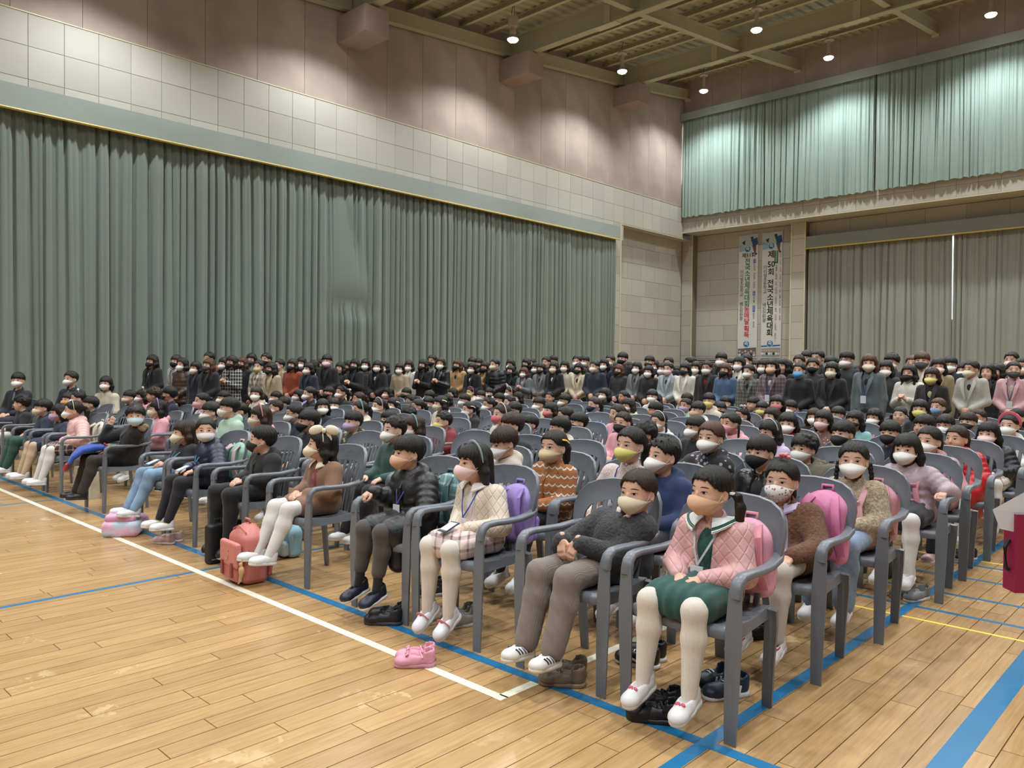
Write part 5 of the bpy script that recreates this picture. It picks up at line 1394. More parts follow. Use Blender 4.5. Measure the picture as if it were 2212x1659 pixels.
# ---- front rows, modelled one by one : chair X, row, head pixel, settings
S_W = ('#dcdcdd', '#d3d2cf'); TW = ('#d9d0c4', 'rib', 'tights'); TWW = ('#d6d3d0', None, 'tights')
HERO = [
 dict(cx=-1.70, row=0, px=(1537, 1062), d='pink quilted coat over a green sailor dress', collar=('sailor', '#d6d8d6', '#1f5a4d'), shoe_x='holesbow', hair_s='twin', mask='t', mkind='dome', coat=('#cf9f9d', 'quilt', 'plain'), legs=TW, skirt=('#1d4a43',), inner=('#1d4a43',), lanyard='#a9adb2', spread=.02, seed=2, legp='hang', acc=(('tie', '#e4e0da', (.088, .046, 0)), ('tie', '#e4e0da', (-.088, .046, 0)))),
 dict(cx=-2.33, row=0, px=(1377, 1064), d='dark fuzzy jacket and taupe corduroy trousers', shoe_x='stripe', hair_s='bun', hcol='b', mask='c', mkind='dome', coat=('#3a3b3f', 'fleece', 'fleece'), legs=('#7b7068', 'cord', 'wide'), shoe=('#dbd8d2', '#d8d4cb'), sock=('#1d2c4d', 'dots', '#2f3f66'), arms='fold', heady=.03, lean=.03, legp='mid', yaw=12, seed=1),
 dict(cx=-3.13, row=0, px=(1024, 1000), d='beige quilted jacket and pink plaid skirt', collar=('pan', '#dcd6cf'), shoe_x='strap', hair_s='long', hcol='k', mask='q', mkind='beak', coat=('#d0c0ae', 'quilt', 'plain'), legs=TW, skirt=('#d8c3bd', 'check', '#5a3f42'), inner=('#d9cfca',), lanyard='#27408f', legp='down', acc=(('hb', '#8d979c'),), shoe=('#dfe0e6', '#d3d2cf'), seed=3),
 dict(cx=-3.72, row=0, px=(882, 979), d='long black puffer, hand on the armrest', front='#0f1011', shoe_x='holes', hair_s='bowl', mask='t', mkind='dome', coat=('#17191b', 'puffer', 'longpuffer'), legs=('#4b4440', None, 'crop'), shoe=('#1b2036', '#e0dfe0'), sock=('#0f0f10',), lanyard='#26399c', arms='arm', legp='hang', seed=4),
 dict(cx=-4.75, row=0, px=(692, 963), d='camel coat with a cream bow', collar=('pan', '#d9cdb8'), hair_s='wavy', mask='c', mkind='kf', coat=('#7f5f4a', None, 'long'), legs=TWW, inner=('#7d3a3a', 'dots', '#a85a55'), legp='fwd', acc=(('bigbow', '#ddd3bd'), ('hbthin', '#ddd3bd')), yaw=-8, pitch=-6, seed=5),
 dict(cx=-5.60, row=0, px=(567, 950), d='black coat and dark green mask', front='#0c0c0d', hair_s='crop', mask='f', mkind='beak', coat=('#151517', None, 'hood'), legs=('#131315', None, 'trousers'), shoe=('#19191b', '#e0dfe0'), yaw=-12, spread=.03, legp='down', seed=6),
 dict(cx=-6.42, row=0, px=(440, 930), d='navy puffer looking at the viewer', hair_s='pony', mask='w', mkind='flat', coat=('#1c2139', 'puffer', 'puffer'), legs=('#15151c', None, 'slim'), sock=('#9a9a3a',), lanyard='#58a5cf', yaw=40, legp='mid', seed=7, arms='apart'),
 dict(cx=-7.02, row=0, px=(398, 940), d='black coat and pale blue jeans', hair_s='long', hcol='b', mask='c', mkind='kf', coat=('#1d1b1d', None, 'plain'), legs=('#7d99b4', 'denim', 'jeans'), lanyard='#58a5cf', legp='fwd', seed=8),
 dict(cx=-8.43, row=0, px=(300, 900), d='black fur hooded coat, hand to the ear', furcol='#a08a6c', front='#3a1418', shoe_x='holes', hair_s='curly', mask='l', mkind='flat', coat=('#17171a', None, 'fur'), legs=('#2f2823', None, 'trousers'), shoe=('#202023', '#252528'), yaw=38, arms='ear', legp='mid', seed=9),
 dict(cx=-9.72, row=0, px=(154, 886), d='pale pink puffer and maroon plaid skirt', collar=('pan', '#d8b6ae'), hair_s='pony', mask='w', mkind='kf', coat=('#d3a7a3', 'puffer', 'puffer'), legs=TWW, skirt=('#3d2224', 'check', '#b9a79a'), acc=(('hb', '#cfc5a9'),), legp='mid', seed=10),
 dict(cx=-10.36, row=0, px=(129, 892), d='navy coat and beige tights', hair_s='long', mask='v', mkind='dome', coat=('#20283c', None, 'plain'), legs=('#c2a88c', None, 'tights'), skirt=('#222b42',), legp='mid', seed=11),
 dict(cx=-11.1, row=0, px=(92, 881), d='navy jacket and green trousers', hair_s='bowl', mask='c', mkind='dome', coat=('#1d2740', None, 'hood'), legs=('#24493d', None, 'trousers'), sock=('#4a1f24',), yaw=5, legp='mid', seed=12),
 dict(cx=-1.70, row=1, px=(1688, 1040), d='brown fleece coat and printed mask', shoe_x='trim', collar=('pan', '#b4a6c4'), hair_s='pony', mask='w', mkind='dome', mpat='#8a5b60', coat=('#6b4327', 'fleece', 'fleece'), legs=('#c2bcb3', None, 'slim'), inner=('#b8a9c9',), acc=(('flower', '#d8848a'),), yaw=20, arms='knee', legp='hang', seed=13),
 dict(cx=-1.68, row=2, px=(1842, 995), d='beige fleece with pink straps and braids', hair_s='braid', mask='w', mkind='kf', coat=('#b9a78c', 'fleece', 'fleece'), legs=('#7d92ab', 'denim', 'wide'), yaw=34, legp='hang', seed=14),
 dict(cx=-1.66, row=3, px=(1958, 972), d='mauve puffer and black skirt', hair_s='long', mask='w', mkind='kf', coat=('#a08b93', 'puffer', 'puffer'), legs=TWW, skirt=('#1a1c24',), yaw=20, legp='hang', seed=15, arms='rest'),
 dict(cx=-1.70, row=4, px=(2008, 953), d='pink coat and dark jeans', hair_s='pony', mask='w', mkind='kf', coat=('#c08a8c', None, 'hood'), legs=('#20242f', None, 'slim'), shoe=('#d8b3b3', '#dcdad6'), legp='mid', seed=16),
 dict(cx=-1.72, row=5, px=(2068, 948), d='bright red puffer', hair_s='pony', hcol='b', mask='-', coat=('#b81f2a', 'puffer', 'longpuffer'), legs=('#d6d3d0', None, 'tights'), yaw=-5, legp='mid', seed=17),
 dict(cx=-1.66, row=6, px=(2135, 938), d='black puffer and check skirt', hair_s='long', mask='q', mkind='kf', coat=('#181a20', 'puffer', 'puffer'), legs=TWW, skirt=('#cfc4b4', 'check', '#2a2626'), yaw=12, legp='hang', seed=18),
 dict(cx=-3.36, row=1, px=(1195, 966), d='rust fleece with white wavy lines', front='#8a5426', hair_s='pony', mask='e', mkind='kf', coat=('#a8672c', 'wave', 'fleece', '#dcd7cb'), legs=('#17191f', None, 'slim'), acc=(('clip', '#d8a53a'),), yaw=12, arms='apart', legp='hang', seed=19),
 dict(cx=-3.92, row=1, px=(1092, 955), d='cream hoodie, looking down', front='#b9ad9a', hair_s='bowl', hcol='b', mask='w', mkind='kf', coat=('#cfc6b6', None, 'hood'), legs=('#2b2b31', None, 'trousers'), pitch=14, legp='hang', seed=20),
 dict(cx=-2.82, row=1, px=(1362, 962), d='pink tweed coat with a maroon bow', hair_s='pony', mask='y', mkind='dome', coat=('#bda49c', 'tweed', 'plain', '#d8cdc6'), legs=('#2b2b31', None, 'slim'), yaw=8, lanyard='#2b3f8f', seed=21),
 dict(cx=-2.26, row=1, px=(1432, 987), d='royal navy jacket and short spiky hair', hair_s='spiky', mask='w', mkind='kf', coat=('#1f3058', None, 'hood'), legs=('#24242a', None, 'trousers'), yaw=-5, pitch=-4, seed=22, headx=0),
 dict(cx=-2.26, row=2, px=(1643, 978), d='black leather jacket and black mask', hair_s='bowl', mask='k', mkind='dome', coat=('#151517', 'leather', 'plain'), legs=('#1d1d20', None, 'trousers'), inner=('#1f1f22',), yaw=8, seed=23),
 dict(cx=-2.70, row=2, px=(1535, 938), d='black floral puffer with a spotted scarf', hair_s='bun', hcol='c', mask='w', mkind='kf', coat=('#1b1a1e', 'floral', 'puffer', '#a493a6'), legs=('#2b2b31', None, 'slim'), yaw=12, lanyard='#3b66c9', seed=24),
 dict(cx=-2.22, row=3, px=(1737, 970), d='olive hooded coat with eyes closed', furcol='#8a7a5e', hair_s='curly', mask='w', mkind='dome', coat=('#5d5846', None, 'fur'), legs=('#2b2b31', None, 'trousers'), yaw=5, seed=25),
]
AX = [300, 400, 500, 706, 951, 1100, 1169, 1337, 1444, 1527, 1668, 1877, 2013, 2099, 2212]; AD = [14.9, 14.4, 14.4, 15.2, 16.6, 17.2, 17.0, 15.7, 14.7, 13.8, 12.2, 11.0, 10.6, 11.0, 11.0]
def look(g, X, Y):
    ca = math.degrees(math.atan2(-X, Y)); return -14+(g/40.0)*(ca+11)
OCC = {r: [] for r in range(len(ROWY))}          # row -> chair X list
SEATED = []
for hd in HERO:
    h = dict(hd); r = h.pop('row'); cx = h.pop('cx'); px = h.pop('px'); d = h.pop('d'); Y = ROWY[r]
    P = at_Y(px[0], px[1], Y+.06+h.get('lean', 0)+h.get('heady', 0))
    if 'headx' not in hd: h['headx'] = float(np.clip(P[0]-cx, -.26, .26))
    else: cx = P[0]
    h['headz'] = float(np.clip(P[2], .86, 1.02)); SEATED.append([r, cx, d, 0, h]); OCC[r].append(cx)
def parse():
    out = []
    for ln in KIDS.split('\n'):
        t = ln.split(); x, y = float(t[0]), float(t[1])
        hs, hc = HN[t[2][0]], t[2][1]; mk = t[3]; c = KC[t[4]]
        acc = []
        for e in t[6:]: k, v = e.split('#'); acc.append((k, '#'+v))
        out.append((x, y, hs, hc, mk, c, float(t[5]), acc))
    return sorted(out, key=lambda a: -a[1])
seedn = 0
for x, y, hs, hc, mk, c, yaw, acc in parse():
    best = None
    for r, Y in enumerate(ROWY):
        P = at_Y(x, y, Y+.06)
        if not (-12.9 < P[0] < -1.35): continue
        if float(P@_fw-_fw[2]*CAM_H) > np.interp(x, AX, AD)-.55: continue
        gap = min([abs(P[0]-q) for q in OCC[r]] or [9])
        cost = abs(P[2]-.945)+(0 if gap > .50 else (.50-gap)*.9 if gap > .36 else 5)
        if not .82 < P[2] < 1.06: cost += 1
        if best is None or cost < best[0]: best = (cost, r, P)
    if best is None or best[0] > .9:
        continue
    cost, r, P = best; seedn += 1
    OCC[r].append(P[0])
    s = dict(hair_s=hs, hcol=hc, mask=mk[0], mkind=MK.get(mk[1], 'kf'), coat=(c[1], c[2], c[3])+tuple(c[4:]), yaw=yaw, acc=tuple(acc), headz=float(np.clip(P[2], .84, 1.05)), furcol='#a8906c' if c[0] == 'black fur hooded coat' else None, seed=seedn, tone=seedn % 3, arms=('lap', 'apart')[seedn % 2], legp=('hang', 'mid')[seedn % 2],
             legs=rnd.choice([('#24242a', None, 'trousers'), ('#2a3147', 'denim', 'trousers'), ('#3a3632', None, 'trousers'), ('#cfcac4', None, 'tights'), ('#15151a', None, 'trousers')]), shoe=rnd.choice([('#dcdcdd', '#d3d2cf'), ('#dcdcdd', '#d3d2cf'), ('#d5b8bb', '#d3d2cf'), ('#2b2e3a', '#d3d2cf')]))
    SEATED.append([r, float(P[0]), c[0], 1, s])
# chairs keep their neighbours at arm's length
NUM = {}
for r in range(len(ROWY)):
    row = sorted([s for s in SEATED if s[0] == r], key=lambda s: -s[1])
    cxs = [s[1] for s in row]; fix = [s[3] == 0 for s in row]
    for _ in range(60):
        for i in range(len(cxs)-1):
            g = cxs[i]-cxs[i+1]
            if g < .552:
                e = (.552-g)
                if fix[i] and fix[i+1]: continue
                if fix[i]: cxs[i+1] -= e
                elif fix[i+1]: cxs[i] += e
                else: cxs[i] += e/2; cxs[i+1] -= e/2
    for i, (s, cx) in enumerate(zip(row, cxs)):
        kx = s[1]; hx = 0
        if s[3] == 1: kx = float(np.clip(s[1], cx-.10, cx+.10))
        pos = '%s row, %s seat from the aisle' % (ROWN[r], ORD[min(i, 20)])
        det = r <= 3 or i == 0
        st = s[4]
        chair(cx, ROWY[r], math.radians(rnd.uniform(-3, 3)) if s[3] else 0, 'grey armchair of the child in %s, %s' % (' '.join(s[2].split()[:2]).rstrip(','), pos), det)
        mtxt = (', %s mask' % MASKN[st['mask']]) if st.get('mask', 'w') != '-' and 'mask' not in s[2] else ''
        if s[3] == 0: lab = 'child in %s%s, %s' % (s[2], mtxt if len(s[2].split()) < 7 else '', '%s row' % ROWN[r])
        else: lab = 'child in %s%s, %s' % (s[2], mtxt, pos)
        st = dict(st); st['yaw'] = look(st.get('yaw', 0), s[1], ROWY[r])
        if s[3] == 1: st['lod'] = 1; child(kx, ROWY[r], math.radians(rnd.uniform(-6, 6)), lab, **st)
        else:
            st['lod'] = 0; b, HM, J = child(cx, ROWY[r], 0, lab, **st); NUM[s[2]] = (b, HM, J, cx, ROWY[r])
    # empty-looking chairs close wide gaps in a row
    full = sorted(zip(cxs, [s[2] for s in row]), reverse=True)
    for (a, da), (b_, db) in zip(full[:-1], full[1:]):
        n = int((a-b_-.56)/.58)
        for k in range(n):
            if r == 0: break
            cxx = a-(a-b_)*(k+1)/(n+1)
            chair(cxx, ROWY[r], 0, 'empty armchair %s the children in %s and %s, %s row%s' % (('between', 'second between', 'third between', 'fourth between', 'fifth between', 'sixth between')[min(k, 5)], ' '.join(da.split()[:2]), ' '.join(db.split()[:2]), ROWN[r], '' if a > -6 else ', far side'), False, 'grey plastic armchairs filling gaps')
# ================================================================ STANDING ADULTS
AC = {'bk': ('black coat', '#16161a', None), 'nv': ('navy coat', '#1b2133', None), 'gy': ('grey coat', '#6f7174', None), 'lg': ('light grey coat', '#a9a9a6', None), 'bp': ('brown puffer', '#4a3a31', 'puffer'), 'or': ('orange coat', '#8f4a22', None), 'tw': ('monochrome tweed jacket', '#1d1d20', 'check', '#d8d5cf'), 'gg': ('grey green coat', '#6d7a6e', None), 'ck': ('cream check coat', '#c9c0ae', 'plaid', '#6a6257', '#3d3833'), 'db': ('dark brown coat', '#3a2d26', None), 'tr': ('beige trench coat', '#a8977c', None), 'rs': ('rust red coat', '#8a3a1c', None), 'pl': ('dark plaid coat', '#2b2728', 'check', '#5a4f4a'), 'wh': ('white coat', '#d3cec3', None), 'bl': ('black leather coat', '#17181b', 'leather'), 'cm': ('camel blazer', '#b08a5c', None), 'tn': ('tan coat', '#8f6e48', None), 'bv': ('black padded vest', '#17181b', 'puffer'), 'cr': ('cream coat', '#cbbfa5', None), 'be': ('beige coat', '#bfb3a0', None), 'nh': ('navy hooded jacket', '#1d2331', None), 'dg': ('dark grey jacket', '#2d3032', None), 'lb': ('pale blue grey coat', '#9aa3a8', None), 'rd': ('black coat over a red dress', '#191618', 'tweed', '#2c2624'), 'bu': ('blue coat', '#46607f', None), 'gc': ('grey check coat', '#55544e', 'check', '#8a887f'), 'gn': ('dark green coat', '#26382e', None), 'mv': ('mauve plaid blazer', '#5d4e52', 'check', '#8b7b7d'), 'sg': ('slate grey coat', '#5c6467', None), 'wc': ('white cardigan', '#d2cdc2', None), 'mb': ('maroon black blazer', '#241a1c', None), 'kh': ('khaki trench coat', '#8d7f5e', None), 'lc': ('light ash coat', '#a7a59c', None), 'pk': ('dusty pink coat', '#c39a9e', None), 'su': ('navy suit', '#1a2030', None)}
# x y | hair+colour | mask | coat | M/F | layer | turn | pose | extras
ADULTS = '''329 781 Lk k bk F 0 10 c
381 781 Ob k lg F 1 5 d
394 788 Wk w bp F 0 10 c
423 795 Ok w nv F 0 0 d
451 789 Lc d bk F 0 5 c
452 775 Rk - or M 2 0 d
501 783 Lk k tw F 0 10 u
484 786 Lk w bk F 1 0 d
523 785 Lc k bk F 1 0 d
543 777 Lk d gg F 1 15 d
558 792 Rk e ck F 0 15 c
575 777 Rk k db M 1 10 d
587 797 Lk k tr F 0 -5 d
604 789 Rk q tr F 1 -10 d
632 789 Lk k rs F 0 0 c
651 785 Lk w nv F 1 20 d
666 797 Ok w nv F 0 10 c
678 791 Lk - wh F 1 -20 d
692 788 Lk k bk F 1 10 d
706 780 Bk q bk M 0 15 c
735 795 Lk - bk F 1 10 d
751 792 Lk k bk F 1 0 d
766 789 Lk k bk F 0 15 u
789 788 Lk w pl F 1 15 d
815 792 Lk w bk F 0 20 c
831 794 Lk w nv F 1 10 d
863 797 Ok w tr F 0 15 c
883 791 Lk w wh F 1 15 d
914 789 Lk k bk F 0 0 u
934 780 Rk k gg M 1 10 d gl
951 786 Wb w bl F 0 15 u
988 789 Lc k cm F 0 10 c
1004 795 Lk - bk F 1 -20 d
1020 796 Ok w bk F 0 10 c
1020 784 Bk k nv M 1 0 d
1034 786 Bk k wh M 1 10 d
1046 794 Lk k tn F 0 15 u
1069 788 Uk c bv F 0 -10 c
1059 794 Lk w be F 1 0 d
1103 788 Lk w bk F 1 10 d
1103 801 Lk d bk F 0 10 u
1137 786 Lk k bk F 2 10 d
1132 805 Lc w gy F 0 10 u
1141 797 Lk w bk F 1 0 d
1149 786 Rk - wh M 2 0 d
1157 795 Ok w bk F 1 10 d
1169 797 Ok k gy F 0 0 c
1180 783 Rk - bk M 2 0 d
1195 780 Bk - bk M 2 0 d
1197 794 Lk c bk F 0 10 c
1220 792 Lk w be F 0 10 c
1246 781 Rk w nv M 1 15 d
1250 797 Ok k cr F 0 10 c
1263 781 Bk w bk M 1 0 d
1285 792 Rk w nh M 0 -15 c
1305 788 Lk w nv F 1 10 d
1318 780 Rk w su M 1 10 d
1328 794 Lk - cr F 1 15 d
1337 800 Lc k dg F 0 5 c
1345 775 Bk k bk M 1 10 d
1358 794 Lb k gy F 1 10 d
1376 795 Lk w gy F 0 10 c
1401 803 Ok w bk F 0 10 c
1403 782 Bk k nv M 2 0 d
1414 791 Lk w bk F 2 0 d
1431 797 Lk w cr F 1 10 d
1444 785 Rk - bk M 2 0 d
1444 797 Rk q lb F 0 5 c gl
1463 803 Lk - bk F 1 0 d
1480 798 Ok k wh F 0 5 c
1492 785 Rk - bk M 2 -40 d
1503 795 Lk w wh F 1 10 d
1527 795 Rk w rd F 0 10 d gl
1558 777 Bk w bk M 2 10 d
1567 800 Lc k bu F 0 10 c
1551 797 Lc - bk F 2 0 d
1597 786 Lk w wh F 1 10 d
1580 788 Lk w bk F 2 0 d
1612 781 Rk w bk M 2 0 d
1618 803 Rk w gc F 0 -5 d
1634 792 Lk - bk F 1 0 d
1649 792 Lk w gn F 1 0 d
1668 792 Lk t mv F 0 10 c ly
1690 791 Lk - bk F 1 0 d
1700 794 Lk c db F 1 10 d
1726 783 Rk w bk M 1 10 d gl
1726 801 Uk s bk F 0 10 c
1743 774 Bk - bk M 2 0 d
1766 774 Rk - bk M 2 10 d gl
1755 791 Rk k dg M 1 15 d
1794 786 Bk - bk M 2 0 d
1797 800 Ok c bk F 0 10 c
1829 777 Bk w dg M 1 10 d gl
1810 788 Lk d bk F 2 0 d
1850 805 Lk w cm F 1 -10 d
1877 785 Lc c sg F 0 15 d ly
1913 797 Lk w dg F 1 20 d
1926 783 Ck w dg M 2 10 d
1964 807 Wk k wc F 0 5 u
1991 780 Bc d cr M 1 15 d
1971 786 Rc - db M 2 0 d
2013 813 Ob y mb F 0 10 c gl ly
2026 792 Lk q kh F 1 20 d
2052 788 Bk w nv M 1 20 d gl
2081 800 Lk w be F 1 10 d
2099 798 Uk c lc F 0 -10 c
2134 804 Wk - bk F 1 5 d
2158 803 Lk - dg F 2 -20 d
2168 812 Lk w bk F 1 10 d gl
2189 800 Uk d pk F 0 15 c ly
2185 778 Rk q bk M 2 10 d
2208 792 Rk w bk M 1 10 d'''
SEEN = set(); PLACED = []; prev = None; n = 0
for ln in ADULTS.split('\n'):
    t = ln.split(); x, y = float(t[0]), float(t[1]); n += 1
    dep = float(np.interp(x, AX, AD))+(0, .55, 1.15)[int(t[6])]
    for _ in range(20):
        P = at_depth(x, y, dep)
        if P[0] < XL+.62: dep -= .12; continue
        if all(math.hypot(P[0]-q[0], P[1]-q[1]) > .46 for q in PLACED): break
        dep += .13 if int(t[6]) else -.07
    PLACED.append(P); c = AC[t[4]]; fem = t[5] == 'F'
    hs, hc = HN[t[2][0]], t[2][1]; ex = t[9:]
    style = {'bp': 'puffer', 'bv': 'puffer', 'su': 'suit', 'nh': 'closed', 'dg': 'closed', 'wc': 'closed', 'cm': 'jacket', 'tw': 'jacket'}.get(t[4], 'coat' if n % 3 else 'closed')
    if t[4] in ('sg', 'mv', 'mb', 'pk', 'rd', 'lb'): style = 'coat'
    top = {'sg': '#1d2336', 'mv': '#d6d4d2', 'mb': '#cfcf86', 'pk': '#cfc8ba', 'rd': '#8f1220', 'lb': '#2b2527', 'rs': '#17161a', 'cm': '#1b1b1d', 'tw': '#141416'}.get(t[4], rnd.choice(['#17171a', '#cfcac2', '#2b2b30', '#d6d4d0', '#1b1b1e']))
    mtx = '%s mask' % MASKN[t[3]] if t[3] != '-' else 'face hidden'
    near = ('next to the %s' % prev) if prev else 'first of the line'
    lab = 'adult in %s, %s, %s, %s' % (c[0], mtx, HT[hs], near); prev = c[0]
    for ex_ in ('', ', behind', ', half hidden', ', further back', ', tallest', ', smallest', ', last'):
        if lab+ex_ not in SEEN: break
    lab += ex_; SEEN.add(lab)
    if len(lab.split()) > 16: lab = lab.replace('black coat over a red dress', 'coat over red dress')
    acc = [('gl', '#1d1b1c')] if 'gl' in ex else []
    adult(float(P[0]), float(P[1]), math.radians((math.degrees(math.atan2(-P[0], P[1]))*.63-13)*.85+rnd.uniform(-6, 6)), float(P[2]), lab, hs, hc, t[3], 'kf' if t[3] != 'k' or n % 2 else 'beak', (c[1], c[2])+tuple(c[3:]), top, float(t[7])-6, {'c': 'clasp', 'd': 'down', 'u': 'up'}[t[8]], style, acc, fem, n, n % 3 if fem else 0, ('#2b3a5f' if 'ly' in ex else None))
# three staff seated along the side wall
def staff(px, py, dep, label, hair_s, coat, top, fem, yaw):
    P = at_depth(px, py, dep); X, Y = float(P[0]), float(P[1])-.04
    chair(X, Y, math.radians(35), 'grey armchair at the curtain holding the %s' % ' '.join(label.split()[:7]), False)
    k = 1.23
    J = seat_joints('lap', 'floor', 0, 0, 1.015)
    for q_ in ('ankl', 'ankr', 'toel', 'toer'): J[q_][2] += .075
    HM = head_M(J, math.radians(yaw), 0, 0, .90)
    key = ('staff', fem, yaw)
    b = obj('person', ad_mesh(key, lambda: body_mesh(J, HM, 1, False)), None, T(X, Y, float(P[2])-1.015*k)@Rz(math.radians(35))@Sc(k)); tag(b, label, 'person', 'seated staff')
    obj('hair', hair_mesh(hair_s, 'k', True, 1), b, HM); put_mask(b, HM, 'kf', 'w', False)
    S = coat_sdf(J, 'plain'); S.cone(J['nek']+np.array([0, -.085, .03]), J['che']+np.array([0, -.13, -.05]), .040, .006, .006, sub=True)
    S.mesh(.013).build('coat', cloth(coat), b, smooth=True)
    S = Sdf(); S.cone(J['pel'], J['che'], .083, .086, .03).cone(J['che'], J['nek']-np.array([0, -.005, .02]), .082, .052, .03); S.mesh(.016).build('shirt', cloth(top), b, smooth=True)
    if not fem: MB().sweep([J['nek']+np.array([0, -.062, -.01]), J['che']+np.array([0, -.095, .03]), J['che']+np.array([0, -.10, -.08])], rrect(.022, .006, .002, 2), up=(0, 1, 0)).build('necktie', cloth('#6d7480', 'check', '#3a4250'), b)
    legs_sdf(J, 'trousers').mesh(.016).build('trousers', cloth('#1c202b'), b, smooth=True); shoes(b, J, '#1b1a1b', '#151516', 1.1)
staff(36, 822, 12.2, 'adult in dark suit and white mask seated at the curtain, nearest the picture edge', 'bowl', '#161922', '#d6d4d2', False, 20)
staff(152, 819, 12.4, 'adult in navy suit with checked tie and cropped hair seated at the curtain', 'crop', '#1a2030', '#d6d4d2', False, -10)
staff(227, 829, 13.0, 'adult in cream jacket with dark bob seated at the curtain', 'bob', '#bdb49f', '#2a2a2e', True, 10)
# ================================================================ BAGS
def rsolid(parts, h): 
    S = Sdf()
    for c, hf, rd in parts: S.box(c, hf, rd, .015)
    return S.mesh(h)
def backpack(M, col, col2, label, w=.28, hgt=.36, d=.13, straps=True, strapcol=None, pat=None, kw=()):
    """stands on its base at the origin, front towards -Y"""
    t = empty('backpack', M); tag(t, label, 'backpack', 'school backpacks'); m = cloth(col, pat, *kw) if pat else plain('bag_'+col[1:], col, .5, .06, 8, .15, 300); m2 = plain('bag_'+col2[1:], col2, .5, .06, 8, .15, 300); ms = plain('bag_'+(strapcol or col2)[1:], strapcol or col2, .55, .05)
    S = Sdf(); S.box((0, 0, hgt*.42), (w/2, d/2, hgt*.42), .045, .03); S.ell((0, 0, hgt*.72), (w/2*.94, d/2*.9, hgt*.28), .05); S.mesh(.009).build('body', m, t, smooth=True)
    S = Sdf(); S.box((0, -d/2-.018, hgt*.28), (w*.42, .035, hgt*.22), .03, .01); S.mesh(.009).build('front_pocket', m2, t, smooth=True)
    z_ = hgt*.60; MB().tube([(-w*.46, -d*.30, hgt*.12), (-w*.49, -d*.32, z_), (-w*.36, -d*.34, hgt*.88), (0, -d*.36, hgt*.97), (w*.36, -d*.34, hgt*.88), (w*.49, -d*.32, z_), (w*.46, -d*.30, hgt*.12)], .0045, 6).build('zip', ms, t)
    MB().tube([(-.03, 0, hgt*.97), (-.028, -.005, hgt*1.06), (.028, -.005, hgt*1.06), (.03, 0, hgt*.97)], .009, 7).build('handle', ms, t, smooth=True)
    if straps:
        for s in (-1, 1): MB().sweep([(s*.06, d/2-.01, hgt*.90), (s*.085, d/2+.045, hgt*.75), (s*.10, d/2+.05, hgt*.45), (s*.12, d/2+.0, hgt*.12)], rrect(.045, .012, .005, 3), up=(0, 1, 0)).build('strap', ms, t, auto=40)
    return t
def on_back(key, col, col2, label, dx=0, dz=.0, w=.26, hgt=.34, d=.11, **k):
    b, HM, J, cx, Y = NUM[key]; return backpack(T(cx+J['pel'][0]+dx, Y+.225, SEAT+.02+dz)@Rz(pi)@Rx(.18), col, col2, label, w, hgt, d, **k)
on_back('pink quilted coat over a green sailor dress', '#d99bb0', '#cf8ba1', 'pink backpack on the chair behind the child in the quilted coat', .07, strapcol='#d78c98')
on_back('beige quilted jacket and pink plaid skirt', '#9a85c4', '#8a74b8', 'purple backpack behind the child with the grey headband', .09)
on_back('brown fleece coat and printed mask', '#d57fa8', '#c66f9a', 'bright pink backpack behind the child in brown fleece', .10, hgt=.38)
on_back('beige fleece with pink straps and braids', '#c98f97', '#bb8088', 'dusty pink backpack behind the child with braids', .06)
on_back('navy puffer looking at the viewer', '#8fb8a6', '#c9a7ae', 'mint green backpack behind the child in the navy puffer', .10)
on_back('pale pink puffer and maroon plaid skirt', '#cfcabb', '#c2bdae', 'white backpack behind the child with the pearl headband', .08)
on_back('long black puffer, hand on the armrest', '#5f7d80', '#4a6468', 'teal check backpack behind the child in the black puffer', .08, pat='check', kw=('#a9c4c2',))
# straps over the fleece of the child with braids, and the mauve puffer
for key, col in (('beige fleece with pink straps and braids', '#cf9aa4'), ('mauve puffer and black skirt', '#bf7f8c')):
    b, HM, J, cx, Y = NUM[key]; c_ = J['che']; n = J['nek']
    for s in (-1, 1): MB().sweep([n+np.array([s*.085, .05, .0]), n+np.array([s*.088, -.045, -.012]), c_+np.array([s*.070, -.122, -.01]), c_+np.array([s*.085, -.120, -.12])], rrect(.036, .010, .004, 3), up=(0, 1, 0)).build('bag_strap', plain('strap_'+col[1:], col, .5, .05), b, auto=40)
    MB().sweep([c_+np.array([-.075, -.130, .02]), c_+np.array([0, -.134, .018]), c_+np.array([.075, -.130, .02])], rrect(.022, .008, .003, 3)).build('chest_strap', plain('strap_'+col[1:], col, .5, .05), b, auto=40)
def gpt(x, y): return at_z(x, y, 0)
# coral school bag standing on the line
p = gpt(522, 1266); t = backpack(T(p[0]-.10, p[1]+.10, 0)@Rz(math.radians(-4)), '#c4766f', '#b96c66', 'coral pink school bag with a flap and toy charm on the white line', .28, .40, .18, strapcol='#b5635e')
S = Sdf(); S.box((0, -.125, .205), (.135, .022, .085), .018, .01); S.mesh(.007).build('flap', plain('bag_flap', '#cc7f78', .45, .05), t, smooth=True)
for s in (-1, 1): MB().b2((s*.075-.014, -.157, .06), (s*.075+.014, -.143, .155)).build('flap_strap', plain('bag_strap_red', '#8c423f', .4, .05), t)
S = Sdf(); q = np.array([.165, -.12, .10]); S.ell(q+np.array([0, 0, .02]), (.022, .018, .032), .01).ell(q+np.array([0, -.005, .062]), (.014, .013, .014), .008).chain([q+np.array([0, 0, -.0]), q+np.array([-.02, 0, -.05]), q+np.array([-.045, 0, -.075])], [.014, .010, .006], .008).cone(q+np.array([.006, 0, .07]), q+np.array([.012, 0, .10]), .005, .003, .004).cone(q+np.array([-.006, 0, .07]), q+np.array([-.006, 0, .10]), .005, .003, .004)
S.mesh(.005).build('plush_charm', plain('plush_tan', '#c9a880', .8, .08), t, smooth=True)
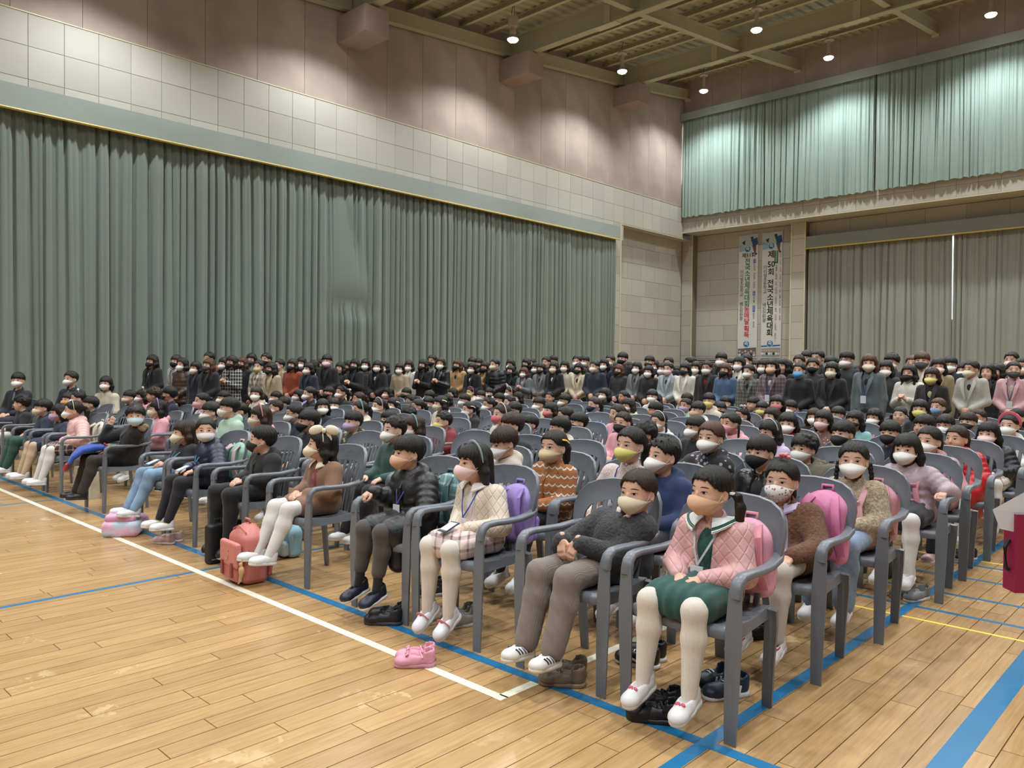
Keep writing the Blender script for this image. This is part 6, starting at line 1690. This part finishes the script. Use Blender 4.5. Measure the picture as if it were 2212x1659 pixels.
MB().tube([(-.02, -.149, .165), (.0, -.149, .17), (.012, -.149, .20), (.006, -.149, .225), (.016, -.149, .235)], .003, 5).build('printed_emblem', ink('#d9a59c'), t)
# black document bag
p = gpt(432, 1222); q = gpt(512, 1205); a = math.atan2(q[1]-p[1], q[0]-p[0])
t = empty('document_bag', T((p[0]+q[0])/2, (p[1]+q[1])/2+.05, 0)@Rz(a)); tag(t, 'flat black document bag with handles standing beside the coral bag', 'bag')
L = math.hypot(q[0]-p[0], q[1]-p[1])*.5; S = Sdf(); S.box((0, 0, .145), (L, .042, .145), .02, .01); S.mesh(.009).build('body', plain('bag_black', '#141416', .55, .05, 8, .2, 300), t, smooth=True)
for s in (-.4, .3): MB().tube([(s*L-.03, 0, .285), (s*L-.025, 0, .325), (s*L+.025, 0, .325), (s*L+.03, 0, .285)], .007, 6).build('handle', plain('bag_black', '#141416', .55, .05, 8, .2, 300), t)
MB().b2((-L*.2, -.046, .20), (L*.75, -.041, .225)).build('reflective_strip', plain('strip_grey', '#9a9a98', .3, .2, 60), t); MB().b2((-L*.9, -.046, .035), (L*.6, -.042, .04)).build('piping', plain('strip_grey', '#9a9a98', .3, .2, 60), t)
# pastel backpack lying on the floor
p = gpt(192, 1150); q = gpt(318, 1118); c = gpt(236, 1152)
t = backpack(T(c[0]+.10, c[1]+.10, .075)@Rz(math.radians(52))@Rx(math.radians(-86))@T(0, 0, -.18), '#d8a9c4', '#d39bb9', 'pastel pink backpack lying flat on the floor by the white line', .30, .40, .14, pat='pastel', kw=('#e0bcd2', '#bcd3e6'), strapcol='#c0708a')
# pale blue bag behind the coral one
p = gpt(548, 1215); backpack(T(p[0], p[1]+.30, 0), '#86aebf', '#a9c2c6', 'small pale blue bag standing behind the coral school bag', .22, .27, .12)
# tote under the chair at the left
p = gpt(165, 1076); t = empty('tote_bag', T(p[0], p[1]+.1, 0)@Rz(.2)); tag(t, 'beige canvas tote bag under the chair of the child in pale pink', 'bag')
MB().add([(-.17, -.06, 0), (.17, -.06, 0), (.17, .06, 0), (-.17, .06, 0), (-.185, -.03, .33), (.185, -.03, .33), (.185, .03, .33), (-.185, .03, .33)], [(0, 3, 2, 1), (0, 1, 5, 4), (1, 2, 6, 5), (2, 3, 7, 6), (3, 0, 4, 7)]).build('body', cloth('#c2bba8'), t); MB().tube([(-.08, -.03, .32), (-.07, -.02, .40), (.07, -.02, .40), (.08, -.03, .32)], .008, 6).build('handle', cloth('#b5ad98'), t)
# blue and red cloth bag on the lap of the child with the hand to the ear
b, HM, J, cx, Y = NUM['black fur hooded coat, hand to the ear']
t = empty('cloth_bag', T(cx-.06, Y-.17, .575)); tag(t, 'blue cloth bag with a red panel on the lap of the curly haired child', 'bag')
MB().sweep([(.02, .08, .05), (0, -.05, .055), (-.01, -.15, .035), (-.03, -.22, -.03), (-.04, -.25, -.09)], rrect(.30, .045, .02, 4), scales=[(.7, .8), (.95, 1.2), (1, 1.1), (1.0, .9), (1, .8)]).build('body', cloth('#25479c'), t, auto=50)
MB().sweep([(-.04, -.2505, -.091), (-.05, -.27, -.15)], rrect(.30, .045, .02, 4), scales=[(1, .8), (.98, .7)]).build('red_panel', cloth('#a82a33'), t, auto=50); MB().tube([(.05, .06, .05), (.12, .02, .10), (.16, .06, .06)], .008, 6).build('handle', cloth('#a3222c'), t)
# cards held on laps
for key, c1 in (('beige quilted jacket and pink plaid skirt', '#2b3350'), ('navy puffer looking at the viewer', '#8fb4d6'), ('black coat and pale blue jeans', '#8fb4d6')):
    b, HM, J, cx, Y = NUM[key]; t = obj('name_card', MB().box((0, 0, 0), (.033, .052, .003)).box((0, 0, .0035), (.027, .040, .0006), None, 1).mesh('name_card', [plain('card_'+c1[1:], c1, .3, .03), plain('card_paper', '#d8dade', .4, .03)]), None, T(cx+.02, Y-.22, SEAT+.165)@Rx(.35)); tag(t, 'name card resting on the lap of the child in '+' '.join(key.split()[:2]), 'card', 'name cards')
# magenta bag and papers at the picture edge
P = at_depth(2203, 1190, 4.1); t = empty('gift_bag', T(P[0], P[1], P[2])@Rz(math.radians(40))); tag(t, 'magenta shopping bag with papers at the right hand picture edge', 'bag')
MB().add([(-.05, -.05, -.21), (.26, -.05, -.21), (.26, .06, -.21), (-.05, .06, -.21), (-.05, -.05, .20), (.26, -.05, .20), (.26, .06, .20), (-.05, .06, .20)], [(0, 3, 2, 1), (0, 1, 5, 4), (1, 2, 6, 5), (2, 3, 7, 6), (3, 0, 4, 7)]).build('body', plain('magenta_bag', '#8f1240', .5, .1, 5, .1, 200), t)
MB().add([(-.02, -.03, .10), (.08, -.03, .20), (.05, -.02, .34), (-.16, -.03, .22), (-.12, -.03, .12)], [(0, 1, 2, 3, 4)]).build('papers', plain('paper', '#cfd0d6', .6, .03), t)
MB().tube([(-.055, 0, .06), (-.075, 0, .02), (-.07, 0, -.09), (-.055, 0, -.10)], .011, 7).build('strap', plain('bag_black', '#141416', .55, .05, 8, .2, 300), t)
# ================================================================ SHOES ON THE FLOOR
def floor_shoes(px, py, rot, col, sole, label, sc=1.08, gap=.09, extra=None, dy=0):
    p = gpt(px, py); t = None
    for s in (-1, 1):
        u, so = shoe_mesh(col, sole); M = T(p[0], p[1], 0)@Rz(math.radians(rot))@T(s*gap/2, dy*s, .066*sc)@Sc(sc)
        o = obj('shoe', u, None, M); tag(o, '%s shoe of the pair of %s' % ('outer' if s < 0 else 'inner', label), 'shoe', 'shoes taken off under the chairs'); obj('sole', so, o)
        if extra == 'bow': bow(.55, False).build('bow', plain('shoe_bow_'+col[1:], col, .3, .05), o, smooth=True, M=T(0, -.085, -.004)@Rx(-.9)); MB().tube([(-.034, -.005, -.018), (0, -.02, .004), (.034, -.005, -.018)], .006, 6).build('ankle_strap', plain('shoe_upper_'+col[1:], col, .45, .05), o)
        if extra == 'swoosh': MB().sweep([(.0425, -.055, -.028), (.0435, -.03, -.036), (.040, .012, -.012)], rrect(.010, .002, .0008, 2), up=(1, 0, 0), scales=[.9, 1, .2]).build('side_mark', plain('mark_white', '#e2e2e2', .4, .02), o)
        if extra == 'stripes':
            for k in range(3): MB().sweep([(.0405, -.05+.02*k, -.046), (.0385, -.042+.02*k, -.014)], rrect(.009, .003, .001, 2), up=(1, 0, 0)).build('side_mark', plain('mark_white', '#e2e2e2', .4, .02), o)
        if extra or True: 
            if extra != 'bow':
                for k in range(4): MB().tube([(-.016, -.04-.014*k, -.004-.004*k), (0, -.042-.014*k, .001-.004*k), (.016, -.04-.014*k, -.004-.004*k)], .0028, 5).build('lace', plain('lace_'+sole[1:], sole, .6, .04), o)
floor_shoes(916, 1432, -42, '#d593a8', '#c48a9c', 'pink patent party shoes with bows', 1.0, .075, 'bow')
floor_shoes(1238, 1470, -55, '#6f6152', '#7d6a55', 'brown suede sneakers beside the striped slip-ons', 1.1, .12)
floor_shoes(1440, 1545, -60, '#141416', '#1a1a1c', 'black bow shoes under the front corner chair', 1.15, .13, 'bow')
floor_shoes(1572, 1490, -28, '#1c2b3c', '#cfd0d2', 'navy sneakers with three stripes behind the front corner chair', 1.15, .12, 'stripes')
floor_shoes(1405, 1432, -75, '#17181a', '#d2d2d2', 'black sneakers with a white curved mark', 1.15, .11, 'swoosh')
floor_shoes(1012, 1343, -20, '#9a948e', '#b9b4ad', 'worn grey sneakers beside the purple backpack chair', 1.1, .10)
floor_shoes(850, 1342, -50, '#1b1c22', '#2b2f38', 'black sneakers with red lining under the black puffer chair', 1.1, .10)
floor_shoes(372, 1172, -60, '#b79a98', '#c9b8b2', 'dusty pink sneakers under the navy puffer chair', 1.0, .10)
floor_shoes(1975, 1290, -20, '#7c7f80', '#c9c8c3', 'grey running shoes under the mauve puffer chair', 1.05, .10)
floor_shoes(2085, 1205, -40, '#2a2338', '#cfcfd0', 'dark purple sneakers beside the aisle tape', 1.0, .10)
floor_shoes(945, 1280, -30, '#2b2c30', '#c9c8c3', 'black and white sneakers behind the beige jacket chair', 1.05, .10)
floor_shoes(1650, 1370, -40, '#1a1a1d', '#1f1f22', 'black ankle shoes under the brown fleece chair', 1.05, .10)
